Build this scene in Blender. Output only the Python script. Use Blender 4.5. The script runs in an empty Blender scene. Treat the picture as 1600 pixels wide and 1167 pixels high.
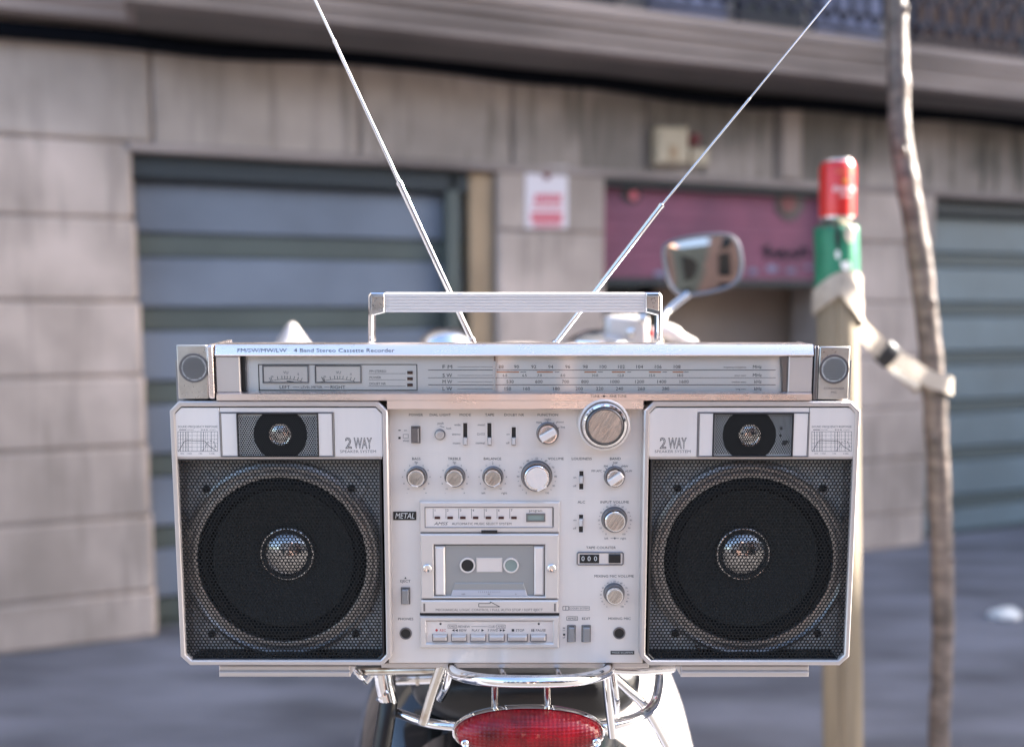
import bpy, bmesh, math, random
from math import sin, cos, tan, pi, radians as rad, sqrt, atan2
from mathutils import Vector, Matrix, noise as mnoise
random.seed(7)
S = bpy.context.scene
COL = S.collection

# ---------------------------------------------------------------- camera
CH = 1.30                     # camera height
FP = 1400.0                   # focal length in pixels of the 1600 px wide photo
TH = math.atan(103.5 / FP)    # pitch down
CAM = Vector((0, 0, CH))
cd = bpy.data.cameras.new('camera'); cam = bpy.data.objects.new('camera', cd); COL.objects.link(cam)
cam.location = CAM; cam.rotation_euler = (pi/2 - TH, 0, 0)
cd.sensor_width = 36; cd.lens = 36 * FP / 1600; cd.clip_start = 0.02; cd.clip_end = 500
cd.dof.use_dof = True; cd.dof.focus_distance = 0.70; cd.dof.aperture_fstop = 3.0
S.camera = cam

# ---------------------------------------------------------------- light
EL, AZ = rad(32), rad(10)     # sun height; direction measured from +X towards +Y
w = bpy.data.worlds.new("World"); S.world = w; w.use_nodes = True
nt = w.node_tree; bg = nt.nodes['Background']
sky = nt.nodes.new('ShaderNodeTexSky'); sky.sky_type = 'NISHITA'; sky.sun_disc = False
sky.sun_elevation = EL; sky.sun_rotation = pi/2 - AZ; sky.dust_density = 2.6; sky.air_density = .95; sky.ozone_density = 1.0
nt.links.new(sky.outputs[0], bg.inputs[0]); bg.inputs[1].default_value = 0.078
sl = bpy.data.lights.new('sun', 'SUN'); so = bpy.data.objects.new('sun', sl); COL.objects.link(so)
sl.energy = 5.0; sl.angle = rad(0.5); sl.color = (1.0, 0.93, 0.84)
sdir = Vector((cos(EL)*cos(AZ), cos(EL)*sin(AZ), sin(EL)))
so.rotation_euler = sdir.to_track_quat('Z', 'Y').to_euler()
V = S.view_settings; V.view_transform = 'Standard'; V.look = 'None'; V.gamma = 1; V.exposure = 3.05
V.use_curve_mapping = False
S.render.engine = 'CYCLES'
try:
    S.cycles.use_denoising = True; S.cycles.max_bounces = 8; S.cycles.transparent_max_bounces = 12
    S.cycles.caustics_reflective = False; S.cycles.caustics_refractive = False
    S.cycles.sample_clamp_indirect = 6
except Exception: pass

# ---------------------------------------------------------------- pixel helpers
Fw = Vector((0, cos(TH), -sin(TH))); Up = Vector((0, sin(TH), cos(TH))); Rt = Vector((1, 0, 0))
def ray(px, py): return Fw + Rt*((px-800)/FP) + Up*((583.5-py)/FP)
def at(px, py, Z): return CAM + ray(px, py)*Z

# ---------------------------------------------------------------- materials
MATS = {}
def mat(name, col=(.5,.5,.5), rough=.5, metal=0, var=0, vs=8, st=(1,1,1), bump=0, bs=60, bst=(1,1,1), rvar=0,
        coat=0, emit=None, col2=None, aniso=0, rot=0, spec=None, lo=.35, hi=.65, obj_random=0):
    if name in MATS: return MATS[name]
    m = bpy.data.materials.new(name); m.use_nodes = True; n = m.node_tree; N = n.nodes; L = n.links
    b = N['Principled BSDF']; b.inputs['Base Color'].default_value = (*col, 1)
    b.inputs['Roughness'].default_value = rough; b.inputs['Metallic'].default_value = metal
    if coat: b.inputs['Coat Weight'].default_value = coat; b.inputs['Coat Roughness'].default_value = .06
    if spec is not None: b.inputs['Specular IOR Level'].default_value = spec
    tc = N.new('ShaderNodeTexCoord')
    def nz(scale, stretch, det=5, r=0):
        mp = N.new('ShaderNodeMapping'); mp.inputs['Scale'].default_value = stretch
        if r: mp.vector_type = 'TEXTURE'; mp.inputs['Scale'].default_value = tuple(1/q for q in stretch); mp.inputs['Rotation'].default_value = (0, r, 0)
        L.new(tc.outputs['Object'], mp.inputs['Vector'])
        t = N.new('ShaderNodeTexNoise'); t.inputs['Scale'].default_value = scale; t.inputs['Detail'].default_value = det
        L.new(mp.outputs[0], t.inputs['Vector']); return t
    src = None
    if var or col2:
        t = nz(vs, st, 6, rot); cr = N.new('ShaderNodeValToRGB'); e = cr.color_ramp.elements
        c2 = col2 or tuple(c*(1-var) for c in col)
        e[0].position = lo; e[0].color = (*c2, 1); e[1].position = hi; e[1].color = (*col, 1)
        L.new(t.outputs['Fac'], cr.inputs[0]); src = cr.outputs[0]
    if obj_random:
        oi = N.new('ShaderNodeObjectInfo'); mr = N.new('ShaderNodeMapRange')
        mr.inputs[3].default_value = 1-obj_random; mr.inputs[4].default_value = 1+obj_random*.4
        L.new(oi.outputs['Random'], mr.inputs[0])
        mx = N.new('ShaderNodeMix'); mx.data_type = 'RGBA'; mx.blend_type = 'MULTIPLY'; mx.inputs[0].default_value = 1
        if src: L.new(src, mx.inputs[6])
        else: mx.inputs[6].default_value = (*col, 1)
        L.new(mr.outputs[0], mx.inputs[7]); src = mx.outputs[2]
    if src: L.new(src, b.inputs['Base Color'])
    if bump or rvar:
        t = nz(bs, bst, 4, rot)
        if bump:
            bp = N.new('ShaderNodeBump'); bp.inputs['Strength'].default_value = bump; bp.inputs['Distance'].default_value = .001 if bs > 200 else .004
            L.new(t.outputs['Fac'], bp.inputs['Height']); L.new(bp.outputs[0], b.inputs['Normal'])
        if rvar:
            mr = N.new('ShaderNodeMapRange'); mr.inputs[3].default_value = max(0, rough-rvar); mr.inputs[4].default_value = rough+rvar
            t2 = nz(16, (1,1,1), 7)      # finger smudges and dust
            m2 = N.new('ShaderNodeMapRange'); m2.inputs[1].default_value = .48; m2.inputs[2].default_value = .68; m2.inputs[3].default_value = 0; m2.inputs[4].default_value = rvar*2
            L.new(t2.outputs['Fac'], m2.inputs[0]); L.new(t.outputs['Fac'], mr.inputs[0])
            a_ = N.new('ShaderNodeMath'); a_.operation = 'ADD'; L.new(mr.outputs[0], a_.inputs[0]); L.new(m2.outputs[0], a_.inputs[1]); L.new(a_.outputs[0], b.inputs['Roughness'])
    if aniso:
        b.inputs['Anisotropic'].default_value = aniso
        tg = N.new('ShaderNodeCombineXYZ'); tg.inputs[0 if aniso < 0 else 2].default_value = 1
        b.inputs['Anisotropic'].default_value = abs(aniso)
        L.new(tg.outputs[0], b.inputs['Tangent'])
    if emit: b.inputs['Emission Color'].default_value = (*emit, 1); b.inputs['Emission Strength'].default_value = 1
    MATS[name] = m; return m

M = {}
# box
M['panel']  = mat('brushed_panel', (.90,.825,.77), .46, .42, aniso=.8, var=.12, vs=22, st=(1,1,.04), bump=.05, bs=900, bst=(1,1,.02), rvar=.06)
M['plate']  = mat('brushed_plate', (.90,.83,.79), .40, .5, aniso=.8, var=.09, vs=40, st=(1,1,.04), bump=.05, bs=1000, bst=(1,1,.02), rvar=.05)
M['silver'] = mat('silver_paint', (.62,.565,.54), .38, .55, var=.04, vs=20, bump=.03, bs=1500)
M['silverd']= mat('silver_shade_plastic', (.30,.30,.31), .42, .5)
M['rail']   = mat('polished_rail', (.93,.82,.79), .27, 1, var=.04, vs=30, st=(.04,1,1), bump=.04, bs=700, bst=(.02,1,1), rvar=.06)
M['grip']   = mat('satin_aluminium', (.82,.79,.79), .45, .55, bump=.03, bs=900, bst=(.02,1,1))
M['lampd']  = mat('unlit_lamp', (.05,.010,.010), .3)
M['mic']    = mat('worn_mic_housing', (.60,.57,.54), .30, .9, var=.25, vs=60, bump=.1, bs=500, rvar=.1)
M['chrome'] = mat('chrome', (.86,.86,.88), .06, 1, rvar=.03, bs=40)
M['dchrome']= mat('aged_chrome', (.66,.63,.58), .16, 1, var=.35, vs=60, col2=(.30,.20,.12), rvar=.05, bs=80, lo=.3, hi=.5)
M['ring']   = mat('dark_ring', (.22,.22,.24), .28, .9)
M['cap']    = mat('brushed_cap', (.62,.60,.60), .22, 1, col2=(.34,.33,.33), var=.30, vs=1500, st=(1,1,.04), rot=rad(35), bump=.25, bs=1500, bst=(1,1,.04))
M['black']  = mat('black_plastic', (.012,.012,.014), .38)
M['matte']  = mat('matte_black', (.010,.010,.011), .75)
M['cone']   = mat('woofer_paper', (.055,.058,.057), .80, bump=.1, bs=300)
M['surr']   = mat('foam_surround', (.008,.009,.011), .7)
M['mesh']   = mat('grille_black', (.008,.009,.010), .55, 0, spec=.25)
M['basket'] = mat('basket_silver', (.62,.60,.60), .30, .85, var=.10, vs=30)
M['backing']= mat('backing_grey', (.78,.77,.76), .5, 0, var=.12, vs=20)
M['foil']   = mat('dome_foil', (.88,.87,.88), .10, 1, bump=.25, bs=40)
M['print']  = mat('print_grey', (.03,.028,.03), .6)
M['printl'] = mat('print_light', (.13,.12,.125), .6)
M['printb'] = mat('print_black', (.010,.010,.012), .5)
M['printw'] = mat('print_white', (.75,.74,.72), .5)
M['orange'] = mat('print_orange', (.62,.22,.07), .5)
M['redp']   = mat('print_red', (.55,.05,.05), .5)
M['dial']   = mat('dial_face', (.94,.905,.86), .5, .12, var=.06, vs=30, st=(.05,1,1))
M['meter']  = mat('meter_face', (.95,.87,.79), .6)
M['door']   = mat('door_frame_silver', (.74,.69,.665), .40, .5, var=.04, vs=30, st=(1,1,.04))
M['well']   = mat('cassette_well', (.36,.36,.36), .4, .4)
M['lcd']    = mat('lcd_green', (.25,.30,.27), .2)
M['blueg']  = mat('scale_grey', (.52,.53,.60), .4, .3)
# street
M['asphalt']= mat('paving', (.19,.194,.228), .82, var=.55, vs=2.6, bump=.5, bs=30, st=(.5,1.6,1))
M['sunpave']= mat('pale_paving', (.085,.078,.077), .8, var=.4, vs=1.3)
M['stone']  = mat('sandstone', (.56,.465,.425), .9, var=.38, vs=2.6, bump=.6, bs=14, obj_random=.16)
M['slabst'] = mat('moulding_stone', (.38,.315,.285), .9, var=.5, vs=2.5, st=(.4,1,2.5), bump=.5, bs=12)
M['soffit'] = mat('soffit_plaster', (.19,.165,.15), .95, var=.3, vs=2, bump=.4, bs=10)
M['mortar'] = mat('mortar', (.36,.30,.27), .95, var=.2, vs=9)
M['tan']    = mat('tan_jamb', (.42,.30,.19), .85, var=.25, vs=3)
M['dpan']   = mat('door_blue_grey', (.18,.21,.262), .45, var=.22, vs=2.6, obj_random=.08)
M['dband']  = mat('door_green_band', (.092,.11,.10), .5, var=.2, vs=3)
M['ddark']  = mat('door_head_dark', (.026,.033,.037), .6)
M['tpan']   = mat('door_teal', (.135,.19,.22), .45, var=.22, vs=2.6, obj_random=.08)
M['tband']  = mat('door_teal_band', (.055,.08,.085), .5)
M['pink']   = mat('pink_painted_shutter', (.25,.08,.13), .7, var=.25, vs=4, col2=(.17,.06,.10))
M['brownin']= mat('interior_brown', (.42,.32,.25), .8, var=.35, vs=1.5)
M['iron']   = mat('wrought_iron', (.014,.016,.034), .5)
M['shut']   = mat('wood_shutter', (.20,.12,.09), .6, var=.3, vs=5)
M['lilac']  = mat('lilac_cloth', (.30,.32,.46), .8, var=.5, vs=5)
M['cable']  = mat('cable_black', (.003,.004,.007), .9, spec=.1)  # near-black, so the cable also carries the shadow under the balcony
M['cream']  = mat('cream_plastic', (.55,.46,.33), .6, var=.2, vs=20)
M['signw']  = mat('sign_white', (.72,.66,.69), .5)
M['signr']  = mat('sign_red', (.62,.11,.15), .5)
M['dred']   = mat('dark_red', (.16,.02,.025), .5)
M['glass']  = mat('window_glass', (.03,.035,.04), .08)
M['bark']   = mat('bark', (.19,.15,.13), .5, var=.62, vs=20, st=(1,1,2.6), bump=.6, bs=45, bst=(1,1,1.6))
M['wood']   = mat('post_wood', (.25,.205,.145), .8, var=.35, vs=30, st=(1,1,.07), bump=.4, bs=60, bst=(1,1,.06))
M['green']  = mat('green_paper', (.015,.20,.105), .45, var=.25, vs=18)
M['paper']  = mat('torn_white_paper', (.75,.74,.72), .8)
M['strap']  = mat('beige_strap', (.46,.40,.335), .8, var=.2, vs=25, bump=.4, bs=400)
M['canred'] = mat('can_red', (.62,.022,.018), .28, .25, coat=.4)
M['alu']    = mat('bare_aluminium', (.78,.78,.79), .25, 1)
M['gold']   = mat('gold_print', (.70,.42,.08), .35, .5)
M['gloss']  = mat('gloss_black_paint', (.008,.009,.011), .12, 0, coat=1, rvar=.03, bs=6)
M['seat']   = mat('black_vinyl', (.012,.012,.014), .34, bump=.5, bs=12)
M['rubber'] = mat('rubber', (.012,.012,.012), .8)
M['cream2'] = mat('ivory_paint', (.62,.57,.55), .25, coat=.6)  # ivory parts, and the sun glare painted on the right cowl
M['salmon'] = mat('salmon_plaster', (.50,.33,.27), .9, var=.2, vs=.7)
M['greeng'] = mat('grey_green_plaster', (.30,.32,.27), .9, var=.3, vs=.9)
M['ochre']  = mat('cream_plaster', (.80,.72,.66), .9, var=.15, vs=.7)
M['wwall']  = mat('upper_plaster', (.40,.36,.32), .9, var=.15, vs=.7)

def lens_mat():
    m = bpy.data.materials.new('red_lens'); m.use_nodes = True; N = m.node_tree.nodes; L = m.node_tree.links
    b = N['Principled BSDF']; b.inputs['Roughness'].default_value = .08
    b.inputs['Coat Weight'].default_value = .4; b.inputs['Specular IOR Level'].default_value = .3
    tc = N.new('ShaderNodeTexCoord')
    wv = N.new('ShaderNodeTexWave'); wv.bands_direction = 'Z'; wv.inputs['Scale'].default_value = 130; L.new(tc.outputs['Object'], wv.inputs[0])
    wx = N.new('ShaderNodeTexWave'); wx.bands_direction = 'X'; wx.inputs['Scale'].default_value = 90; L.new(tc.outputs['Object'], wx.inputs[0])
    nz = N.new('ShaderNodeTexNoise'); nz.inputs['Scale'].default_value = 45; L.new(tc.outputs['Object'], nz.inputs[0])
    cr = N.new('ShaderNodeValToRGB'); cr.color_ramp.elements[0].position = .3; cr.color_ramp.elements[0].color = (.10,.002,.005,1)
    cr.color_ramp.elements[1].position = .68; cr.color_ramp.elements[1].color = (.42,.006,.016,1)
    L.new(nz.outputs['Fac'], cr.inputs[0]); L.new(cr.outputs[0], b.inputs['Base Color'])
    ad = N.new('ShaderNodeMath'); ad.operation = 'ADD'; L.new(wv.outputs['Fac'], ad.inputs[0]); L.new(wx.outputs['Fac'], ad.inputs[1])
    bp = N.new('ShaderNodeBump'); bp.inputs['Strength'].default_value = .35; bp.inputs['Distance'].default_value = .0008
    L.new(ad.outputs[0], bp.inputs['Height']); L.new(bp.outputs[0], b.inputs['Normal'])
    return m
M['lens'] = lens_mat()

def glass_mat(name, fac=.10, tint=(1,1,1)):
    m = bpy.data.materials.new(name); m.use_nodes = True; N = m.node_tree.nodes; L = m.node_tree.links
    N.remove(N['Principled BSDF']); o = N['Material Output']
    tr = N.new('ShaderNodeBsdfTransparent'); tr.inputs[0].default_value = (*tint, 1)
    gl = N.new('ShaderNodeBsdfGlossy'); gl.inputs['Roughness'].default_value = .03
    fr = N.new('ShaderNodeFresnel'); fr.inputs[0].default_value = 1.22
    ad = N.new('ShaderNodeMath'); ad.operation = 'ADD'; ad.inputs[1].default_value = fac; L.new(fr.outputs[0], ad.inputs[0])
    mx = N.new('ShaderNodeMixShader'); L.new(ad.outputs[0], mx.inputs[0]); L.new(tr.outputs[0], mx.inputs[1]); L.new(gl.outputs[0], mx.inputs[2])
    L.new(mx.outputs[0], o.inputs[0]); return m
M['pane'] = glass_mat('clear_window', .01)

def stain_mat(nm, amt, g0, g1, va, vb, rnd=0):
    """limestone lintel with dark run-down streaks of its own"""
    m = bpy.data.materials.new(nm); m.use_nodes = True; N = m.node_tree.nodes; L = m.node_tree.links
    b = N['Principled BSDF']; b.inputs['Roughness'].default_value = .92
    tc = N.new('ShaderNodeTexCoord')
    def nz(scale, st, det=5):
        mp = N.new('ShaderNodeMapping'); mp.inputs['Scale'].default_value = st; L.new(tc.outputs['Object'], mp.inputs[0])
        t = N.new('ShaderNodeTexNoise'); t.inputs['Scale'].default_value = scale; t.inputs['Detail'].default_value = det
        L.new(mp.outputs[0], t.inputs[0]); return t.outputs['Fac']
    base = N.new('ShaderNodeValToRGB'); e = base.color_ramp.elements
    e[0].position = .35; e[0].color = (*va, 1); e[1].position = .65; e[1].color = (*vb, 1)
    L.new(nz(2.5, (1,1,1)), base.inputs[0])
    st = N.new('ShaderNodeValToRGB'); e = st.color_ramp.elements
    e[0].position = .57; e[0].color = (0,0,0,1); e[1].position = .76; e[1].color = (1,1,1,1)
    L.new(nz(6.5, (1,1,.16), 3), st.inputs[0])
    s2 = N.new('ShaderNodeValToRGB'); e = s2.color_ramp.elements
    e[0].position = .56; e[0].color = (0,0,0,1); e[1].position = .72; e[1].color = (.8,.8,.8,1)
    L.new(nz(17, (1,1,.10), 2), s2.inputs[0])
    s3 = N.new('ShaderNodeValToRGB'); e = s3.color_ramp.elements
    e[0].position = .40; e[0].color = (0,0,0,1); e[1].position = .62; e[1].color = (.9,.9,.9,1)
    L.new(nz(1.3, (1,1,.9), 5), s3.inputs[0])
    a1 = N.new('ShaderNodeMath'); a1.operation = 'ADD'; L.new(st.outputs[0], a1.inputs[0]); L.new(s2.outputs[0], a1.inputs[1])
    a2 = N.new('ShaderNodeMath'); a2.operation = 'ADD'; a2.use_clamp = True; L.new(a1.outputs[0], a2.inputs[0]); L.new(s3.outputs[0], a2.inputs[1])
    mu = N.new('ShaderNodeMath'); mu.operation = 'MULTIPLY'; mu.inputs[1].default_value = amt; L.new(a2.outputs[0], mu.inputs[0])
    sx_ = N.new('ShaderNodeSeparateXYZ'); L.new(tc.outputs['Object'], sx_.inputs[0])
    gx = N.new('ShaderNodeMapRange'); gx.inputs[1].default_value = -1.6; gx.inputs[2].default_value = 1.2; gx.inputs[3].default_value = g0; gx.inputs[4].default_value = g1
    L.new(sx_.outputs['X'], gx.inputs[0])
    m3 = N.new('ShaderNodeMath'); m3.operation = 'MULTIPLY'; L.new(mu.outputs[0], m3.inputs[0]); L.new(gx.outputs[0], m3.inputs[1]); mu = m3
    mx = N.new('ShaderNodeMix'); mx.data_type = 'RGBA'; L.new(mu.outputs[0], mx.inputs[0]); L.new(base.outputs[0], mx.inputs[6])
    mx.inputs[7].default_value = (.095,.085,.07,1); L.new(mx.outputs[2], b.inputs['Base Color'])
    return m
M['stain'] = stain_mat('stained_stone', .74, .40, 1.3, (.39,.325,.28), (.53,.445,.395))
M['stone'] = stain_mat('blotched_sandstone', .42, 1, 1, (.40,.325,.28), (.60,.49,.43))

# ---------------------------------------------------------------- mesh builder
def inset(poly, t):
    n = len(poly); out = []
    for i in range(n):
        a, b, c = Vector(poly[i-1]), Vector(poly[i]), Vector(poly[(i+1) % n])
        e1 = (b-a).normalized(); e2 = (c-b).normalized()
        n1 = Vector((-e1.y, e1.x)); n2 = Vector((-e2.y, e2.x)); k = 1 + n1.dot(n2)
        out.append(tuple(b + (n1+n2)*(t/max(k, .2))))
    return out
def ccw(poly):
    a = sum(poly[i-1][0]*poly[i][1]-poly[i][0]*poly[i-1][1] for i in range(len(poly)))
    return poly if a > 0 else poly[::-1]
class MB:
    def __init__(s): s.v = []; s.f = []
    def loops(s, rings, closed=True, cap0=False, cap1=False):
        n = len(rings[0]); b = len(s.v)
        for r in rings: s.v += [tuple(p) for p in r]
        for i in range(len(rings)-1):
            for j in range(n if closed else n-1):
                k = (j+1) % n
                s.f.append((b+i*n+j, b+i*n+k, b+(i+1)*n+k, b+(i+1)*n+j))
        if cap0: s.f.append(tuple(b+j for j in range(n))[::-1])
        if cap1: s.f.append(tuple(b+(len(rings)-1)*n+j for j in range(n)))
        return s
    # polygons in the x,z plane; d is how far the face stands out towards -y
    def prism(s, poly, d0, d1, bev=0, back=True):
        poly = ccw(poly); R = [[(x, -d0, z) for x, z in poly]]
        if bev:
            R.append([(x, -(d1-bev), z) for x, z in poly]); poly2 = inset(poly, bev); R.append([(x, -d1, z) for x, z in poly2])
        else: R.append([(x, -d1, z) for x, z in poly])
        return s.loops(R, True, back, True)
    def ring(s, outer, inner, d0, d1, bo=0, bi=0):
        o, i = ccw(outer), ccw(inner)
        R = [[(x, -d0, z) for x, z in o]]
        if bo: R.append([(x, -(d1-bo), z) for x, z in o]); o = inset(o, bo)
        R.append([(x, -d1, z) for x, z in o])
        if bi:
            i2 = inset(i, -bi); R.append([(x, -d1, z) for x, z in i2]); R.append([(x, -(d1-bi), z) for x, z in i])
        else: R.append([(x, -d1, z) for x, z in i])
        R.append([(x, -d0, z) for x, z in i])
        return s.loops(R)
    def lathe(s, c, prof, n=32, cap=True, sx=1, sz=1):
        R = [[(c[0]+r*sx*cos(2*pi*k/n), -d, c[1]+r*sz*sin(2*pi*k/n)) for k in range(n)] for r, d in prof]
        return s.loops(R, True, False, cap)
    def tube(s, pts, r, n=10, cap=True, wob=0):
        pts = [Vector(p) for p in pts]; R = []
        t0 = (pts[1]-pts[0]).normalized(); a = t0.orthogonal().normalized()
        for i, p in enumerate(pts):
            t = ((pts[min(i+1, len(pts)-1)]-pts[max(i-1, 0)])).normalized()
            a = (a - t*a.dot(t)).normalized(); b = t.cross(a); q = r[i] if isinstance(r, (list, tuple)) else r
            ring = []
            for k in range(n):
                dv = a*cos(2*pi*k/n)+b*sin(2*pi*k/n); qq = q
                if wob: qq = q*(1+wob*mnoise.noise((p+dv*q)*28)+wob*.22*mnoise.noise((p+dv*q)*9))
                ring.append(tuple(p+dv*qq))
            R.append(ring)
        return s.loops(R, True, cap, cap)
    def box(s, x0, x1, y0, y1, z0, z1):
        b = len(s.v); s.v += [(x, y, z) for z in (z0, z1) for y in (y0, y1) for x in (x0, x1)]
        s.f += [tuple(b+i for i in q) for q in ((0,2,3,1),(4,5,7,6),(0,1,5,4),(2,6,7,3),(0,4,6,2),(1,3,7,5))]; return s
    def exx(s, prof, x0, x1):      # profile (y,z) swept along x
        return s.loops([[(x0, y, z) for y, z in prof], [(x1, y, z) for y, z in prof]], True, True, True)
    def quad2(s, poly, d):
        b = len(s.v); poly = ccw(poly); s.v += [(x, -d, z) for x, z in poly]; s.f.append(tuple(range(b, b+len(poly)))); return s
    def xf(s, mtx): s.v = [tuple(mtx @ Vector(p)) for p in s.v]; return s
    def build(s, name, m, parent=None, smooth=35, bev=0, fix=True):
        me = bpy.data.meshes.new(name); me.from_pydata(s.v, [], s.f)
        if fix:
            bm = bmesh.new(); bm.from_mesh(me); bmesh.ops.recalc_face_normals(bm, faces=bm.faces); bm.to_mesh(me); bm.free()
        me.materials.append(M[m] if isinstance(m, str) else m)
        if smooth:
            me.polygons.foreach_set('use_smooth', [True]*len(me.polygons)); me.set_sharp_from_angle(angle=rad(smooth))
        o = bpy.data.objects.new(name, me); COL.objects.link(o)
        if parent: o.parent = parent
        if bev:
            bmod = o.modifiers.new('edge', 'BEVEL'); bmod.width = bev; bmod.segments = 2; bmod.limit_method = 'ANGLE'; bmod.angle_limit = rad(40)
        return o
def empty(name, loc=(0,0,0), rot=(0,0,0), **k):
    o = bpy.data.objects.new(name, None); COL.objects.link(o); o.location = loc; o.rotation_euler = rot; o.empty_display_size = .05
    return tag(o, **k)
def tag(o, label=None, category=None, group=None, kind=None):
    for a, b in (('label', label), ('category', category), ('group', group), ('kind', kind)):
        if b: o[a] = b
    return o
def smoothpath(pts, n=6):
    P_ = [Vector(p) for p in pts]; out = []
    for i in range(len(P_)-1):
        a, b, c, d = P_[max(i-1,0)], P_[i], P_[i+1], P_[min(i+2, len(P_)-1)]
        for k in range(n):
            t = k/n; out.append(.5*((2*b)+(c-a)*t+(2*a-5*b+4*c-d)*t*t+(3*b-a-3*c+d)*t**3))
    out.append(P_[-1]); return out
def closedpath(pts, n=6):
    P_ = [Vector(p) for p in pts]; N_ = len(P_); out = []
    for i in range(N_):
        a, b, c, d = P_[i-1], P_[i], P_[(i+1) % N_], P_[(i+2) % N_]
        for k in range(n):
            t = k/n; out.append(.5*((2*b)+(c-a)*t+(2*a-5*b+4*c-d)*t*t+(3*b-a-3*c+d)*t**3))
    return out

# ================================================================ GROUND
def sheet(name, x0, x1, y0, y1, z, m, kind='structure', rz=0, loc=(0,0,0)):
    b = MB(); b.v = [(x0,y0,z),(x1,y0,z),(x1,y1,z),(x0,y1,z)]; b.f = [(0,1,2,3)]
    o = b.build(name, m, smooth=0); o.location = loc; o.rotation_euler = (0,0,rz); o['kind'] = kind; return o
PHI = rad(20.5); WZ = CH*FP/555*(1+800/3744.0)        # facade line: angle, distance straight ahead
P0 = Vector((0, WZ, 0)); UX = Vector((cos(PHI), sin(PHI), 0)); NY = Vector((-sin(PHI), cos(PHI), 0))
sheet('ground', -150, 150, -150, 150, 0, 'asphalt')
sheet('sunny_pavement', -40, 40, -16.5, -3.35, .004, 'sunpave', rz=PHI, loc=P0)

# wall-local coordinates: x along, y into the wall, z up
def W(px, py, d=0.0):
    D = ray(px, py); t = ((P0-CAM).dot(NY) - d)/D.dot(NY); p = CAM + D*t - P0
    return (p.dot(UX), p.z)
def ws(px, py=583, d=0): return W(px, py, d)[0]
def wz(px, py, d=0): return W(px, py, d)[1]
JZ = [CH+v*CH/1.38 for v in (.66,.355,.025,-.28,-.57,-.865,-1.18)]; JZ.append(0.0)
ZL = wz(735, 266)                        # lintel underside
ZC = CH + 1.085*CH/1.38                   # underside of the balcony
HB = 10.5

bld = empty('apartment_building', P0, (0,0,PHI), label='old stone apartment building with garage doors and a balcony across the street', category='building')
def stone(x0, x1, z0, z1, y0=0.0, y1=.35, name='stone_block', m='stone'):
    g = .004
    return MB().box(x0+g, x1-g, y0+random.uniform(-.004,.004), y1, z0+g, z1-g).build(name, m, bld, bev=.012)
sA, sB = ws(205, 400), ws(737, 400)
sC, sD = ws(776, 400), ws(946, 400)
sE, sF = ws(1300, 600), ws(1453, 600)
# mortar core set back behind the blocks
core = MB(); 
for x0, x1 in ((-9, sA-.002), (sC+.002, sD-.002), (sE+.002, sF-.002)):
    core.box(x0, x1, .012, .34, 0, ZL)
core.box(-9, 16, .014, .34, ZL+.003, ZC)
core.build('mortar_core', 'mortar', bld, smooth=0)
rows = list(zip(JZ[1:], JZ[:-1]))
for i, (z0, z1) in enumerate(rows):
    off = .28 if i % 2 else 0
    ym = 480-((z0+z1)/2-CH)/3.43*FP      # the pier widens a little towards the ground
    edges = [-9, -7.2+off, -5.4+off, -3.9+off, ws(-120, 600), ws(205+max(0, ym-235)*.056, ym)]
    for a, b in zip(edges[:-1], edges[1:]): stone(a, b, z0, z1)
    stone(sC, sD, z0, z1)
    stone(sE, sF, z0, z1)
# plinths
# lintel course: big stained blocks; the first runs level with the top joint
lx = [-9, -6, -3.4, ws(236, 150), ws(560, 180), ws(800, 200), ws(1010, 220), ws(1210, 240), ws(1420, 250), ws(1560,260)+.5, 8.5, 12, 16]
for a, b in zip(lx[:-1], lx[1:]):
    o = stone(a, b, JZ[0] if b <= sA+.2 else ZL, ZC, name='lintel_block', m='stain')
# bottom fillet of the lintel over the openings
MB().box(sA, 16, -.012, .3, ZL-.001, ZL+.035).build('lintel_fillet', 'slabst', bld, bev=.006)
# upper facade up to the roof
MB().box(-9, 22, .0, .5, ZC+.34, HB-.201).build('wall', 'wwall', bld, smooth=0)
MB().box(-9.2, 22.2, -.12, .5, HB-.2, HB+.001).build('roof_cornice', 'slabst', bld, smooth=0)
MB().box(-9, 22, .502, 9, ZC+.1, HB-.02).box(-9, sD-.05, .36, 9, 0, ZC+.09).box(sE+.35, 22, .36, 9, 0, ZC+.09).box(sD-.04, sE+.34, 2.3, 9, 0, ZC+.09).build('building_mass', 'wwall', bld, smooth=0)
MB().box(-9, 22, .002, .5, ZC+.002, ZC+.34).build('string_course', 'slabst', bld, smooth=0)

# left cornice and balcony (swept mouldings)
def sweep(prof, x0, x1, name, m, parent):  # prof: (projection, z)
    return MB().exx([(-p, z) for p, z in prof], x0, x1).build(name, m, parent, smooth=20)
sBal = ws(215, 42, .0)
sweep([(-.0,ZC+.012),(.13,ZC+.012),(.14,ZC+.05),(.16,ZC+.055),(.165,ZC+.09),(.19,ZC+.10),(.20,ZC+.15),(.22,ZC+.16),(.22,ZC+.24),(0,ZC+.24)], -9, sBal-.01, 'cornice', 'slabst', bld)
balc = empty('balcony'); balc.parent = bld
BP = .40
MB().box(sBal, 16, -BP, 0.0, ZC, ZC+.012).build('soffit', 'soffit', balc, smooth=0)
prof = [(0,ZC+.013),(BP+.012,ZC-.004),(BP+.018,ZC+.035),(BP+.028,ZC+.04),(BP+.03,ZC+.078),(BP+.05,ZC+.085),(BP+.045,ZC+.115),(BP+.065,ZC+.12),(BP+.07,ZC+.165),(BP,ZC+.17),(0,ZC+.17)]
sweep(prof, sBal-.03, 16, 'slab_moulding', 'slabst', balc)
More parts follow.
